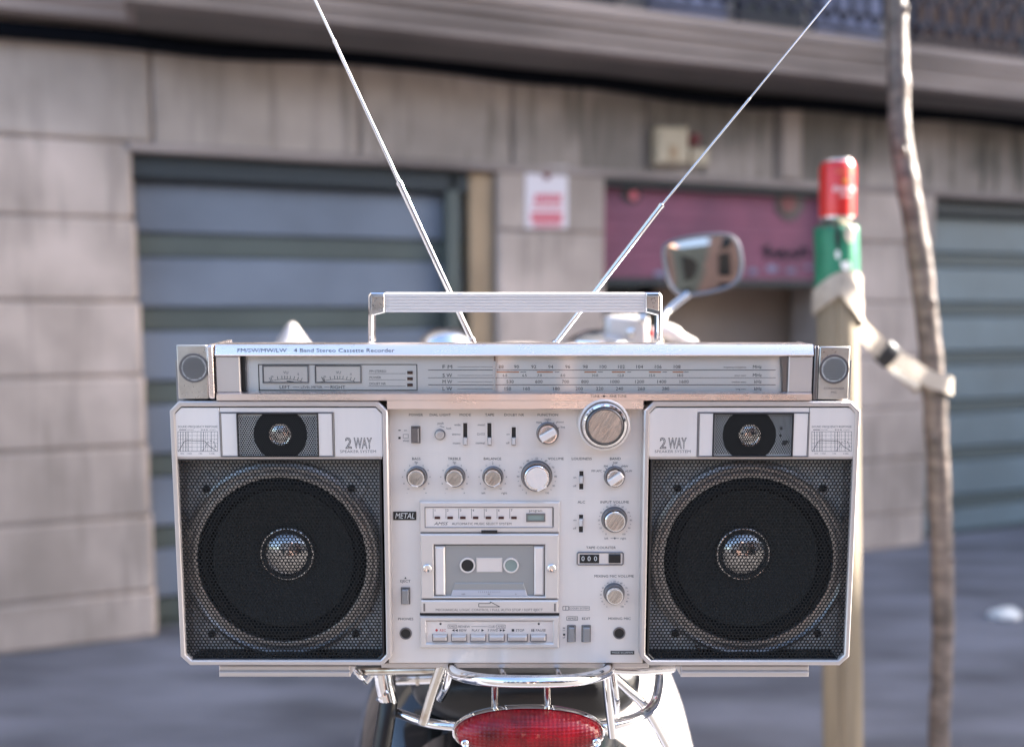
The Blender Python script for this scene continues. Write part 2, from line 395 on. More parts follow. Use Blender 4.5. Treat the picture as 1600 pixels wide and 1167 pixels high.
# iron railing: posts, rails, curled balusters
RZ0, RZ1 = ZC+.19, ZC+1.1; RY = -(BP+.02)
rb = MB()
rb.tube([(sBal+.05, RY, RZ0+.02), (15.9, RY, RZ0+.02)], .009, 6); rb.tube([(sBal+.05, RY, RZ0+.09), (15.9, RY, RZ0+.09)], .007, 6)
rb.build('bottom_rail', 'iron', balc)
MB().tube([(sBal+.05, RY, RZ1), (15.9, RY, RZ1)], .016, 8).build('hand_rail', 'iron', balc)
bars = None; nb = 0
s_ = sBal+.1
cb = MB()
hgt = RZ1-RZ0-.1
pth = smoothpath([(0,0,0),(.045,0,.10),(-.045,0,.25),(.045,0,.40),(-.045,0,.55),(.045,0,.70),(0,0,hgt)], 5)
cb.tube(pth, .010, 6); cb.tube([(-p.x, p.y, p.z) for p in pth], .010, 6)
cb0 = None
while s_ < 8.5:
    if cb0 is None: o = cb0 = cb.build('baluster', 'iron', balc)
    else: o = cb0.copy(); COL.objects.link(o)
    o.parent = balc; o.location = (s_, RY, RZ0+.05); s_ += .088
# doors and blinds behind the railing
for x0, x1, m in ((ws(740,0), ws(960,0), 'ddark'), (ws(1010,0), ws(1130,0), 'lilac'), (ws(1150,0), ws(1250,0),'ddark'), (ws(1270,0), ws(1372,0),'lilac')):
    MB().box(x0, x1, -.03, .05, ZC+.2, ZC+2.3).build('balcony_door', m, balc, smooth=0)
xs = ws(1425,0)
while xs < ws(1575,0):
    MB().box(xs, xs+.045, -.06, .02, ZC+.18, ZC+2.2).build('shutter_board', 'shut', balc, smooth=0, bev=.004); xs += .06
MB().box(ws(1580,0), ws(1580,0)+1.2, -.04, .04, ZC+.18, ZC+2.2).build('balcony_door', 'ddark', balc, smooth=0)

# cable run under the balcony, thickened and blackened to stand for the shadow there
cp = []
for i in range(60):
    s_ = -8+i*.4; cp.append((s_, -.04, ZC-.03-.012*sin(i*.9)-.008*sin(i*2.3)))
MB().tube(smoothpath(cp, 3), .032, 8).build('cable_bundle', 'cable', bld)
# grey downpipe piece
MB().box(ws(1218,230), ws(1247,230), -.03, .01, ZL+.04, ZC-.06).build('cable_duct', 'stone', bld, bev=.006)

# left garage door
def garage(x0, x1, mp, mbd, name, ztop, rec, first, ph, bh, lab):
    g = empty(name); g.parent = bld; g['label'] = lab
    MB().box(x0, x1, rec+.03, rec+.05, 0, ztop).build('backing', mbd, g, smooth=0)
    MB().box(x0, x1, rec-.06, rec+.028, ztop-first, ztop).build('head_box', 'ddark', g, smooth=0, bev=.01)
    z = ztop-first
    while z > .05:
        z0 = max(z-ph, .02)
        MB().box(x0+.01, x1-.01, rec, rec+.028, z0+.004, z-.004).build('door_panel', mp, g, bev=.008)
        MB().box(x0+.01, x1-.01, rec+.012, rec+.028, max(z0-bh, .0), z0-.002).build('door_rib', mbd, g, bev=.004)
        z = z0-bh
    return g
g1 = garage(sA, sB, 'dpan', 'dband', 'garage_door', ZL, .10, .095, .205, .088, 'blue grey sectional door with greenish ribs')
MB().box(sB-.10, sB-.04, .04, .129, 0, ZL-.002).build('door_frame', 'dband', g1, smooth=0, bev=.006)
MB().box(sB, sC, .03, .33, 0, ZL-.002).build('jamb', 'tan', bld, bev=.01)
g2 = garage(sF+.02, sF+3.2, 'tpan', 'tband', 'garage_door', ZL-.01, .12, .08, .20, .075, 'teal grey sectional door')
for a in ((sF+3.2, 16),):
    x = a[0]
    while x < 15:
        for z0, z1 in rows: stone(x, min(x+1.6, 16), z0, z1)
        x += 1.6
# pink shutter bay
bay = empty('shop_front'); bay.parent = bld
zt = ZL-.03; zb = wz(1100, 436, -.08)
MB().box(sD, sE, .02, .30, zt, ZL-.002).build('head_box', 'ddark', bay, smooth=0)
z = zt; k = 0
sh = []
while z > zb+.01:
    z1 = max(z-.07, zb)
    MB().box(sD, sE, .08, .10, z1+.0008, z).build('shutter_slat', 'pink', bay, bev=.002); z = z1
MB().box(sD, sE, .06, .12, zb-.035, zb-.002).build('bottom_bar', 'ddark', bay, bev=.005)
# interior: floor to ceiling recess with a brown side wall
MB().box(sD, sE+1.0, 2.2, 2.24, 0, zt).build('back_wall', 'brownin', bay, smooth=0)
bw = MB(); 
MB().box(sD, sD+.34, .30, .9, 0, zt-.4).build('inner_cabinet', 'ddark', bay, smooth=0, bev=.01)
MB().box(sD+.50, sE+.3, .42, .45, 0, zt-.1).build('inner_wall', 'brownin', bay, smooth=0)
# painted marks on the pink shutter
def mark(px, py, r, m, name='painted_mark', sz=1, d=-.072, th=.006):
    x, z = W(px, py, -.08); b = MB()
    pl = [(x+r*cos(a*pi/8)*(1+.05*sin(3*a)), z+r*sz*sin(a*pi/8)*(1+.04*cos(2*a))) for a in range(16)]
    b.prism(pl, d-th, d); return b.build(name, m, bay, smooth=0)
mark(1232, 318, .085, 'black'); mark(1230, 318, .048, 'dred', d=-.066); mark(985, 305, .05, 'black', sz=.8); mark(988, 306, .022, 'signr', d=-.066)
scr = MB()
for i, (a, b_) in enumerate(((1196,405),(1206,392),(1214,406),(1222,394),(1232,404),(1241,392),(1250,404),(1262,398))):
    pass
pts = []
for a, b_ in ((1190,392),(1200,384),(1196,404),(1210,392),(1214,404),(1222,390),(1228,405),(1238,392),(1246,404),(1254,386),(1262,402)):
    x, z = W(a, b_, -.08); pts.append((x, .075, z))
scr.tube(smoothpath(pts, 4), .007, 6).build('painted_scrawl', 'black', bay)
for a, b_, r in ((1030,428,.03),(1075,425,.02),(1175,424,.03),(1205,420,.035),(1235,423,.028),(1262,418,.02)): mark(a, b_, r, 'lilac', sz=.45)

# ================================================================ things on the facade
def wallthing(name, px, py, **k):
    x, z = W(px, py); return empty(name, P0+UX*x+Vector((0,0,z)), (0,0,PHI), **k), x, z
sg, x0, z0 = wallthing('warning_sign', 855, 308, label='small white sign with red lettering on the stone pier', category='sign')
def wl(px, py, d=.012): a = W(px, py, d); return (a[0]-x0, a[1]-z0)
MB().prism([wl(822,357), wl(888,357), wl(888,259), wl(822,259)], -.001, .006).build('plate', 'signw', sg, bev=.002)
b = MB()
for a, c_, e_, f_ in ((835,303,879,318),(832,322,880,327),(834,334,878,341),(832,343,880,347),(834,349,878,355)):
    n_ = 7
    for i in range(n_):
        xa = a+(e_-a)*i/n_; xb = a+(e_-a)*(i+.72)/n_
        b.prism([wl(xa,f_), wl(xb,f_), wl(xb+1.5,c_), wl(xa+1.5,c_)], .006, .0075)
b.build('red_lettering', 'signr', sg, smooth=0)
MB().lathe(wl(855,272), [(.020,.006),(.020,.009),(.012,.010)], 14, sz=1.3).build('emblem', 'dred', sg)
MB().prism([wl(830,345), wl(880,345), wl(880,333), wl(830,333)], .0061, .0068).build('red_band', 'signr', sg, smooth=0)
ab, x0, z0 = wallthing('alarm_box', 1060, 228, label='cream electric box with a dark red lamp high on the lintel', category='alarm box')
MB().prism([wl(1026,256,.05), wl(1076,256,.05), wl(1076,198,.05), wl(1026,198,.05)], 0, .055, .008).build('housing', 'cream', ab, bev=.004)
MB().prism([wl(1044,250,.05), wl(1058,250,.05), wl(1058,228,.05), wl(1044,228,.05)], .055, .058).build('flap', 'tan', ab, smooth=0)
MB().lathe(wl(1086,218,.05), [(.028,0),(.028,.05),(.018,.07),(.004,.075)], 18).build('lamp', 'dred', ab)
MB().prism([wl(1080,258,.03), wl(1108,258,.03), wl(1108,232,.03), wl(1080,232,.03)], 0, .03, .004).build('junction', 'cream', ab, bev=.003)

for x0, x1, y, h, m in ((-.72,-.18,-7.6,.95,'salmon'), (.05,.22,-7.4,.8,'salmon'), (-2.6,-1.5,-8.5,1.2,'ddark'), (.9,1.5,-8,1.1,'salmon'), (1.9,3.6,-9,1.5,'ddark')):  # unseen blocks added behind the camera to tint reflections in the metal
    LOWW = MB().box(x0+sin(PHI)*y, x1+sin(PHI)*y, y, y+.3, 0, h); GW = locals().get('GW', []) + [(LOWW, m)]
# litter
lp = at(1570, 965, 1).copy(); D = ray(1570, 965); t = -CAM.z/D.z; lp = CAM+D*t
b = MB(); b.lathe((0,0), [(.055,0),(.06,.02),(.045,.045),(.015,.05)], 9); b.xf(Matrix.Rotation(-pi/2,4,'X'))
b.v = [(x*(1+.3*mnoise.noise(Vector((x,y,z))*40)), y*(.8+.4*mnoise.noise(Vector((y,x,z))*50)), z*(1+.6*mnoise.noise(Vector((x,y,z))*60))) for x,y,z in b.v]
b.v = [(x*1.2, y*.8, abs(z)*.7) for x, y, z in b.v]
o = b.build('paper_litter', 'paper', smooth=0); o.location = lp; tag(o, 'crumpled white scrap of paper on the street at right', 'litter')

# unseen building added further along the street to shade the facade and road
cnr = empty('corner_building', P0+UX*12, (0,0,PHI), label='tall plastered corner building jutting into the street beyond the right edge', category='building')
MB().box(0, 9, -3.8, -.01, 0, 16).build('wall', 'ochre', cnr, smooth=0)
MB().box(0, 9, -5.05, -3.805, 0, 8.45).build('annex', 'wwall', cnr, smooth=0)  # added lower step, its height set by the shade line on the tree
for z in (1.0, 4.2, 7.4, 10.6):
    for y in (-3.2, -1.7): MB().box(-.04, .0, y, y+.9, z, z+1.7).build('window', 'glass', cnr, smooth=0)
# opposite side of the street: invented houses, coloured for the reflections in the metal
opp = empty('opposite_building', P0-NY*17, (0,0,PHI), label='sunlit salmon and cream houses on the near side of the street', category='building')
for b_, m in GW:
    b_.v = [(x, y+17, z) for x, y, z in b_.v]; b_.build('low_wall', m, opp, smooth=0)
OW = [(-16,-6.6,'ochre',6.5),(-6.6,-4.6,'salmon',7.5),(-4.6,-2.6,'greeng',6.0),(-2.6,3,'salmon',7.2),(3,14,'ochre',6.8)]
for x0, x1, m, h in OW:
    MB().box(x0, x1, -4, 0, 0, h).build('wall', m, opp, smooth=0)
    x = x0+.7
    while x < x1-1.2:
        for z in (.1, 3.2, 5.1):
            if z+1.2 > h: continue
            MB().box(x, x+.85, .002, .05, z, z+(2.2 if z<1 else 1.5)).build('window', 'glass', opp, smooth=0)
        x += 1.8

# ================================================================ BOOMBOX
AL = rad(2.5)                       # leans forward a little
Q = at(804, 835, .70)
RB = Matrix.Rotation(AL, 3, 'X'); RBT = RB.transposed()
nrm = RB @ Vector((0, 1, 0))
D_ = ray(804, 1036); O = CAM + D_*((Q-CAM).dot(nrm)/D_.dot(nrm))
def P(px, py, d=0):
    a = RBT @ (CAM-O); b = RBT @ ray(px, py); t = (-d-a.y)/b.y; p = a+b*t; return (p.x, p.z)
def P3(px, py, d=0): x, z = P(px, py, d); return (x, -d, z)
def PL(pts, d=0): return [P(x, y, d) for x, y in pts]
def rc(x0, y0, x1, y1, d=0):
    xm, ym = (x0+x1)/2, (y0+y1)/2
    xl, xr = P(x0, ym, d)[0], P(x1, ym, d)[0]; zt, zb = P(xm, y0, d)[1], P(xm, y1, d)[1]
    return [(xl, zb), (xr, zb), (xr, zt), (xl, zt)]
def cham(r, c, which='tltrbrbl'):
    (xl, zb), (xr, _), (_, zt), _ = r; out = []
    def cn(k, p1, p2, p0): out.extend([p1, p2] if k in which else [p0, p0] if False else [p0])
    if 'bl' in which: out += [(xl, zb+c), (xl+c, zb)]
    else: out += [(xl, zb)]
    if 'br' in which: out += [(xr-c, zb), (xr, zb+c)]
    else: out += [(xr, zb)]
    if 'tr' in which: out += [(xr, zt-c), (xr-c, zt)]
    else: out += [(xr, zt)]
    if 'tl' in which: out += [(xl+c, zt), (xl, zt-c)]
    else: out += [(xl, zt)]
    return out
MM = .001
box = empty('boombox', O, (AL, 0, 0), label='big silver stereo cassette radio with two round speakers standing on the scooter rack', category='boombox')
def bp(mb, name, m, par=None, bev=0, smooth=35): return mb.build(name, m, par or box, bev=bev, smooth=smooth)

# -- text collector
TX = {}; PR = {}
def T(g, s, px, py, cap, al='C', xs=1.0, outline=0, d=None):
    TX.setdefault(g, []).append((s, px, py, cap, al, xs, outline))
def R(g, x0, y0, x1, y1): PR.setdefault(g, []).append([(x0, y1), (x1, y1), (x1, y0), (x0, y0)])
def LN(g, x0, y0, x1, y1, w=.6):
    dx, dy = x1-x0, y1-y0; l = math.hypot(dx, dy) or 1; nx, ny = -dy/l*w/2, dx/l*w/2
    PR.setdefault(g, []).append([(x0+nx, y0+ny), (x1+nx, y1+ny), (x1-nx, y1-ny), (x0-nx, y0-ny)])
def POLY(g, pts): PR.setdefault(g, []).append(pts)
GR = {}   # group -> (name, material, d, parent)
def G(key, name, m, d, par=None): GR[key] = (name, m, d, par)

# -- cabinet
r = rc(282, 550, 1322, 1034, -.036)
cb_ = MB(); (xl, zb), (xr, _), (_, zt), _ = r
cb_.exx([(.0365, zb), (.135, zb+.012), (.135, zt-.03), (.10, zt-.014), (.0365, zt-.006)], xl, xr)
bp(MB().box(xl+.010, xr-.010, .012, .0363, zb+.19, zt-.004), 'top_chassis', 'silverd')
bp(cb_, 'cabinet', 'silverd', bev=.002)
# front panel
bp(MB().prism(rc(604, 632, 1008, 1036), -.034, 0, .0008), 'front_panel', 'panel')
bp(MB().prism(rc(596, 1035, 1014, 1043, -.004), -.05, -.0035, .0006), 'bottom_lip', 'silver')
# grooves on the panel
for y in (709.5, 778, 960.5):
    for x0_, x1_ in ((609, 1001),) if y < 770 else (((609, 653), (877, 1001)) if y < 900 else ((609, 653), (877, 1001))):
        LN('groove', x0_, y, x1_, y, .35)
G('groove', 'panel_seams', 'plate', .0003)

# -- top radio section
dT = .012
MX = [P(x, 590, dT)[0] for x in (337, 1270)]
def top_z(y, d=dT): return P(804, y, d)[1]
zt, z1, z2, z3 = top_z(538), top_z(556), top_z(613.5), top_z(640)
ZTOP, ZT1 = zt, z1
prof = [(.0, z1+.0004), (-dT+.0006, z1), (-dT, z1+.0008), (-dT+.0019, zt-.0016), (-dT+.0024, zt-.0005), (-dT+.0034, zt), (.018, zt-.001), (.018, z1)]
bp(MB().exx(prof, *MX), 'top_rail', 'rail')
z3b = top_z(625.5)
bp(MB().exx([(.018, z2), (-dT+.002, z2), (-dT, z2-.0010), (-dT, z3b), (.018, z3b)], *MX), 'lower_rail', 'rail')
xa, xb = P(606, 632, .008)[0], P(1004, 632, .008)[0]
bp(MB().exx([(.004, z3b+.001), (-dT+.0001, z3b-.0002), (-dT+.0003, z3+.0006), (-dT+.0012, z3), (.004, z3)], xa, xb), 'lower_rail_skirt', 'rail')
# dial recess
dD = .004
bp(MB().prism(rc(337, 554, 1270, 615, dD), -.012, dD), 'dial_plate', 'dial')
bp(MB().prism(rc(337.5, 557, 375, 613, .0098), dD, .0100, .0006), 'dial_end_block', 'silver')
bp(MB().prism(rc(1232, 557, 1269.5, 613, .0098), dD, .0100, .0006), 'dial_end_block', 'silver')
bp(MB().prism(rc(375.3, 556.5, 384, 613.5, .006), dD, .0064), 'dial_gap', 'black')
bp(MB().prism([P(1222, 613.5, .006), P(1232, 613.5, .008), P(1232, 557, .008), P(1219, 557, .006)], dD, .0074, .0004), 'dial_bevel', 'ring')
b = MB().prism(rc(384, 556.3, 1232, 613.4, .0090), .0086, .0090)
bp(b, 'dial_window', 'pane', smooth=0)
bp(MB().ring(rc(404, 569, 652, 610, dD), inset(rc(404, 569, 652, 610, dD), .0005), dD, dD+.0005), 'meter_frame', 'printb', smooth=0)
for x0, x1 in ((410, 482), (492, 564.5)):
    mt = bp(MB().ring(rc(x0, 571, x1, 598.5, dD+.001), inset(rc(x0, 571, x1, 598.5, dD+.001), .0009), dD, dD+.0014, bi=.0006), 'level_meter', 'silverd')
    bp(MB().prism(inset(rc(x0, 571, x1, 598.5, dD+.001), .0008), dD+.0001, dD+.0004), 'meter_face', 'meter', mt, smooth=0)
    cx = (x0+x1)/2
    T('metert', 'VU', cx+.5, 582, 4.2)
    g = 'meterl'
    prev = None
    for i in range(13):
        u = -1+2*i/12; xx = cx+u*26; yy = 592.3+u*u*4
        if prev: LN(g, *prev, xx, yy, .5)
        prev = (xx, yy)
    for i, u in enumerate((-.88,-.8,-.45,-.2,-.04,.1,.28,.5,.72,.92)):
        xx = cx+u*26; yy = 592+u*u*4; LN(g, xx, yy, xx+u*2.6, yy-5, .7)
    T('metert', '20', cx-21, 588.5, 2.8); T('metert', '0', cx+20, 584.5, 3.2)
    if x0 < 450: POLY('meterl', [(cx+2, 594.6), (cx+13, 596), (cx+13, 597.2), (cx+2, 596)])
    else: LN('meterl', cx-26, 589, cx-20, 597.5, .8)
G('metert', 'meter_lettering', 'printl', dD+.0005); G('meterl', 'meter_scale', 'print', dD+.0006)
G('dialt', 'dial_lettering', 'print', dD+.0002); G('diall', 'dial_lines', 'print', dD+.0003); G('dialf', 'faint_lettering', 'printl', dD+.0002)
G('dialo', 'band_marks', 'orange', dD+.0004); G('toptext', 'title_lettering', 'print', dT+.0001)
T('toptext', 'FM/SW/MW/LW', 370.5, 547.5, 5.8, 'L', xs=('W', 77)); T('toptext', '4 Band Stereo Cassette Recorder', 458.5, 547.5, 5.8, 'L', xs=('W', 157.5))
T('dialt', 'LEFT', 445, 604.7, 4.8, xs=1.15); T('dialt', 'RIGHT', 528, 604.7, 4.8, xs=1.15); T('dialf', 'LEVEL METER', 487, 604.7, 3.6, xs=1.1)
LN('dialf', 457, 604.7, 468, 604.7, .5); LN('dialf', 506, 604.7, 515, 604.7, .5)
for s_, y in (('FM STEREO', 580.3), ('POWER', 590.0), ('DOLBY NR', 599.6)):
    T('dialf', s_, 577.5, y-.3, 3.6, 'L'); LN('dialf', 576, y+3.4, 634, y+3.4, .5)
    bp(MB().prism(rc(636.5, y-.6, 645, y+3.8, dD), dD, dD+.0012, .0003), 'indicator_lamp', 'lampd', smooth=0)
for s_, y, w_ in (('F M', 573, 0), ('S W', 586.3, 0), ('M W', 596.3, 0), ('L W', 607.2, 0)):
    T('dialt', s_, 699, y, 5.4, xs=('W', 15)); LN('dialf', 715, y+.2, 770, y+.2, .5)
LN('diall', 669, 578.2, 770, 578.2, .9); LN('diall', 776, 578.2, 1212, 578.2, .9)
LN('dialf', 669, 590.2, 1212, 590.2, .7); LN('diall', 669, 601.2, 1212, 601.2, .9)
for s_, x in (('88',783),('90',807),('92',834),('94',860.5),('96',887),('98',914.5),('100',942.5),('102',971),('104',999.5),('106',1028.5),('108',1058)): T('dialt', s_, x, 573, 5.0, xs=1.12)
for s_, x in (('6.0',789),('6.5',819.5),('7.0',843),('8.0',879.5),('10.0',930),('12.0',970),('15.0',1019),('18.0',1063)): T('dialt', s_, x, 586.4, 3.9, xs=1.05)
for s_, x in (('530',797),('600',842),('700',883.5),('800',914),('1000',961),('1200',999.5),('1400',1034),('1600',1069)): T('dialt', s_, x, 596.2, 4.8, xs=1.12)
for s_, x in (('150',793.5),('160',823),('180',869.5),('200',905),('220',937),('240',968),('260',1002),('280',1040)): T('dialt', s_, x, 607.2, 4.8, xs=1.12)
for x0, x1 in ((776,811),(839,864),(913,932),(956,977),(1014,1033),(1051,1068)): LN('dialo', x0, 581.3, x1, 581.3, 1.6); 
for x0, x1 in ((813,822),(867,874),(934,942),(980,986),(1035,1042),(1069,1076)): LN('dialf', x0, 581.3, x1, 581.3, .9)
for s_, y, u in (('frequency modulation',573.6,'MHz'),('short wave',586.4,'MHz'),('medium wave',596.6,'kHz'),('long wave',607.6,'kHz')):
    T('dialf', s_, 1165.5, y, 2.7, 'R'); T('dialt', u, 1190, y-.4, 5.0, 'R')
bp(MB().prism(rc(771.9, 556.5, 774.2, 564, dD+.0025), dD+.001, dD+.003), 'dial_pointer', 'black', smooth=0)
bp(MB().prism(rc(772.1, 564, 773.9, 610.5, dD+.0025), dD+.001, dD+.0028), 'dial_pointer', 'printw', smooth=0)

# -- microphones either end
def micro(x0, x1, y0, y1, cx, cy):
    dm = .010
    q = rc(x0, y0, x1, y1, dm)
    m = bp(MB().exx([(.036, q[0][1]), (-dm, q[0][1]), (-dm, q[2][1]), (.0, q[2][1]-.0012), (.036, q[2][1]-.005)], q[0][0], q[1][0]), 'microphone_block', 'mic', bev=.0010)
    c = P(cx, cy, dm)
    bp(MB().lathe(c, [(.0112, dm), (.0110, dm+.0008), (.0098, dm+.0008), (.0092, dm-.0006)], 40, cap=False), 'bezel', 'ring', m)
    bp(MB().lathe(c, [(.0094, dm+.0001), (.001, dm+.0001)], 32), 'backing', 'backing', m)
    g = MB(); p = .00150
    hexsheet(g, c[0], c[1], p, .36, lambda x, z: (x-c[0])**2+(z-c[1])**2 < .0089**2, dm+.0005)
    bp(g, 'mic_grille', 'black', m, smooth=0)
    return m
def hexsheet(mb, cx, cz, p, hr, inside, d, X=None, Z=None, curve=None):
    """perforated sheet: hexagonal cells of pitch p with hexagonal holes (radius hr*p)"""
    rs = p*sqrt(3)/2; Rr = p/sqrt(3); ext = .2 if X is None else X; ez = .2 if Z is None else Z
    nr = int(ez/rs)+1; nc = int(ext/p)+2
    cache = {}
    def vid(x, z):
        k = (round(x*2e5), round(z*2e5))
        if k not in cache: cache[k] = len(mb.v); mb.v.append((x, -d, z))
        return cache[k]
    for j in range(-nr, nr+1):
        for i in range(-nc, nc+1):
            x = cx+i*p+(j % 2)*p/2; z = cz+j*rs
            if not inside(x, z): continue
            o = [vid(x+Rr*cos(pi/6+k*pi/3), z+Rr*sin(pi/6+k*pi/3)) for k in range(6)]
            b0 = len(mb.v); mb.v += [(x+hr*p*cos(pi/6+k*pi/3), -d, z+hr*p*sin(pi/6+k*pi/3)) for k in range(6)]
            for k in range(6):
                kk = (k+1) % 6; mb.f.append((o[k], o[kk], b0+kk, b0+k))
    return mb
micro(276.5, 324.5, 538.5, 623.5, 303, 575)
bp(MB().exx([(.036, top_z(623, .011)), (-.0112, top_z(623, .011)), (-.0125, top_z(620, .011)), (-.0125, top_z(542, .011)), (-.0112, top_z(538.5, .011)), (.036, top_z(538.5, .011))], P(325.5, 580, .0115)[0], P(334, 580, .0115)[0]), 'end_trim', 'rail', bev=.0006)
m_ = micro(1279, 1327.5, 541, 624.5, 1303.3, 577)
bp(MB().exx([(.036, top_z(625, .010)), (-.0105, top_z(625, .010)), (-.0105, top_z(541, .010)), (.036, top_z(541, .010))], P(1272, 580, .010)[0], P(1278, 580, .010)[0]), 'end_trim', 'ring', bev=.0006)
T('mict', 'CONDENSER', 1303.3, 606.8, 3.4, xs=1.1); T('mict', 'MIC', 1303.3, 612.8, 3.4, xs=1.1); G('mict', 'mic_lettering', 'printl', .0101)

# -- speaker modules
def speaker(side):
    L_ = side < 0
    X0, X1 = (273.0, 608.5) if L_ else (1003.5, 1336.5)
    dF = .011
    fr = rc(X0, 627, X1, 1039.5, dF)
    out = cham(fr, .0072)
    sp = bp(MB().ring(out, inset(out, .0040), -.036, dF, bo=.0010, bi=.0008), 'speaker_frame', 'silver')
    inn = inset(fr, .0036)
    # base inside the frame
    bp(MB().prism(cham(inset(fr, .0037), .005, 'tltr')[:0] or cham(inset(fr, .0037), .005), .0012, .0020), 'speaker_base', 'silverd', sp, smooth=0) if False else None
    tx0, tx1 = (344, 522) if L_ else (1090, 1264)
    ya, yb = 637, 713.6
    xa0, xa1 = (273.5, 598.5) if L_ else (1013, 1337)   # measured on the plates' own height
    dP = .0098
    e = lambda x0, x1, y0=ya, y1=yb, d=dP: rc(x0, y0, x1, y1, d)
    bp(MB().prism(cham(e(xa0, xa1), .0050, 'tltr'), .0050, .0082), 'plate_bed', 'ring', sp, smooth=0)
    # three brushed plates: left, strip over the tweeter, right
    pl = cham(e(xa0+1, tx0-.4), .0048, 'tl'); bp(MB().prism(pl, .008, dP, .0003), 'front_plate', 'plate', sp)
    pl = cham(e(tx1+.4, xa1-1), .0048, 'tr'); bp(MB().prism(pl, .008, dP, .0003), 'front_plate', 'plate', sp)
    bp(MB().prism(e(tx0-.4, tx1+.4, ya, 644), .008, dP), 'top_strip', 'plate', sp, smooth=0)
    # tweeter
    bp(MB().ring(rc(tx0, 643.5, tx1, 714, dP), inset(rc(tx0, 643.5, tx1, 714, dP), .0010), .008, dP+.0006, bo=.0003, bi=.0003), 'tweeter_surround', 'ring', sp)
    tw0, tw1 = (371, 497.5) if L_ else (1114, 1239)
    ycc = (437.5, 679) if L_ else (1171.5, 680)
    bp(MB().prism(rc(tx0+2.5, 646, tw0-.3, 712, dP), .008, dP+.0004, .0003), 'side_plate', 'plate', sp)
    bp(MB().prism(rc(tw1+.3, 646, tx1-2.5, 712, dP), .008, dP+.0004, .0003), 'side_plate', 'plate', sp)
    tr = rc(tw0, 645.5, tw1, 713.5, dP)
    tw = bp(MB().ring(tr, inset(tr, .0007), .0078, dP+.0012, bo=.0003), 'tweeter', 'black', sp, smooth=0)
    c = P(*ycc, dP)
    bp(MB().prism(inset(tr, .0005), .0080, .0084), 'tweeter_backing', 'backing', tw, smooth=0)
    zmax = .0165
    def clipdisc(r):  # disc clipped by the opening
        return [(c[0]+r*cos(a*pi/24), max(c[1]-zmax, min(c[1]+zmax, c[1]+r*sin(a*pi/24)))) for a in range(48)]
    bp(MB().prism(clipdisc(.0203), .0083, .0087), 'tweeter_cone', 'matte', tw, smooth=0)
    bp(MB().lathe(c, [(.0088, .0087), (.0086, .0094), (.0078, .0094), (.0070, .0090), (.005, .0098), (.0025, .0101), (.0004, .0102)], 28), 'tweeter_dome', 'foil', tw)
    g = MB(); rr = inset(tr, .0012)
    hexsheet(g, c[0], c[1], .00178, .385, lambda x, z: rr[0][0] < x < rr[1][0] and rr[0][1] < z < rr[2][1], .0106, .04, .03)
    bp(g, 'tweeter_grille', 'mesh', tw, smooth=0)
    # response graph, lettering
    gx = 309 if L_ else 1299.5
    T('spkf', 'SOUND FREQUENCY RESPONSE', gx, 666.5, 3.3, xs=('W', 62))
    LN('spkp', gx-29, 671.3, gx-18, 671.3, 1.0); LN('spkf', gx-17, 671.3, gx-6, 671.3, .5)
    for k in range(3): LN('spkp', gx+5+4*k, 671.3, gx+7.6+4*k, 671.3, 1.0)
    LN('spkf', gx+18, 671.3, gx+28, 671.3, .5)
    x0, x1, y0, y1 = gx-31, gx+31, 674.3, 705
    for a in ((x0,y0,x1,y0),(x0,y1,x1,y1),(x0,y0,x0,y1),(x1,y0,x1,y1)): LN('spkf', *a, .6)
    for k in (4,8,12,14,16,22,30,36,40,43,46,52,57): LN('spkg', x0+k, y0, x0+k, y1, .35 if k % 4 else .8)
    for k in (6,12,18,24): LN('spkg', x0, y0+k, x1, y0+k, .35)
    cur = [(1,704.5),(4,700),(10,689.5),(14,688.2),(30,688.8),(40,689),(43,690),(49,697),(60,704)]
    for a, b2 in zip(cur[:-1], cur[1:]): LN('spkp', x0+a[0], a[1], x0+b2[0], b2[1], .8)
    cur = [(38,704.5),(43,698),(46,691),(50,688.8),(55,689.2),(58,694),(60,702)]
    for a, b2 in zip(cur[:-1], cur[1:]):
        LN('spkp', x0+a[0], a[1], x0+a[0]+(b2[0]-a[0])*.65, a[1]+(b2[1]-a[1])*.65, .7)
    T('spkf', '50  100      1K      10K', gx, 708.5, 2.0, xs=('W', 54))
    wx = 559.5 if L_ else 1051
    T('spkw', '2', wx-15, 692.3, 16.5, outline=1, xs=('W', 10)); T('spkw', 'WAY', wx+7.5, 692.3, 16.5, outline=1, xs=('W', 28.5))
    T('spkf2', 'SPEAKER SYSTEM', wx, 705.2, 4.2, xs=('W', 56))
    # woofer bay
    gw0, gw1 = (280.5, 598.0) if L_ else (1014, 1330.5)
    gr = rc(gw0, 717, gw1, 1032, .009)
    go = cham(gr, .0048, 'blbr')
    bp(MB().ring(go, inset(go, .0016), -.036, .0088, bi=.0006), 'grille_frame', 'black', sp, smooth=0)
    bp(MB().prism(e(xa0+1.5, xa1-1.5, 713.2, 717.4, .0088), -.01, .0088, .0003), 'divider_bar', 'silver', sp)
    wc = P(440.5 if L_ else 1169.5, 875.5, -.004)
    Rb, n = .0672, 64
    gi = inset(gr, .0012)
    xl, zb = gi[0]; xr, zt = gi[2]
    def onsq(a):
        dx, dz = cos(a), sin(a); t = 9
        if dx > 1e-9: t = min(t, (xr-wc[0])/dx)
        if dx < -1e-9: t = min(t, (xl-wc[0])/dx)
        if dz > 1e-9: t = min(t, (zt-wc[1])/dz)
        if dz < -1e-9: t = min(t, (zb-wc[1])/dz)
        return (wc[0]+dx*t, wc[1]+dz*t)
    angs = sorted([2*pi*k/n for k in range(n)]+[atan2(z-wc[1], x-wc[0]) % (2*pi) for x, z in gi])
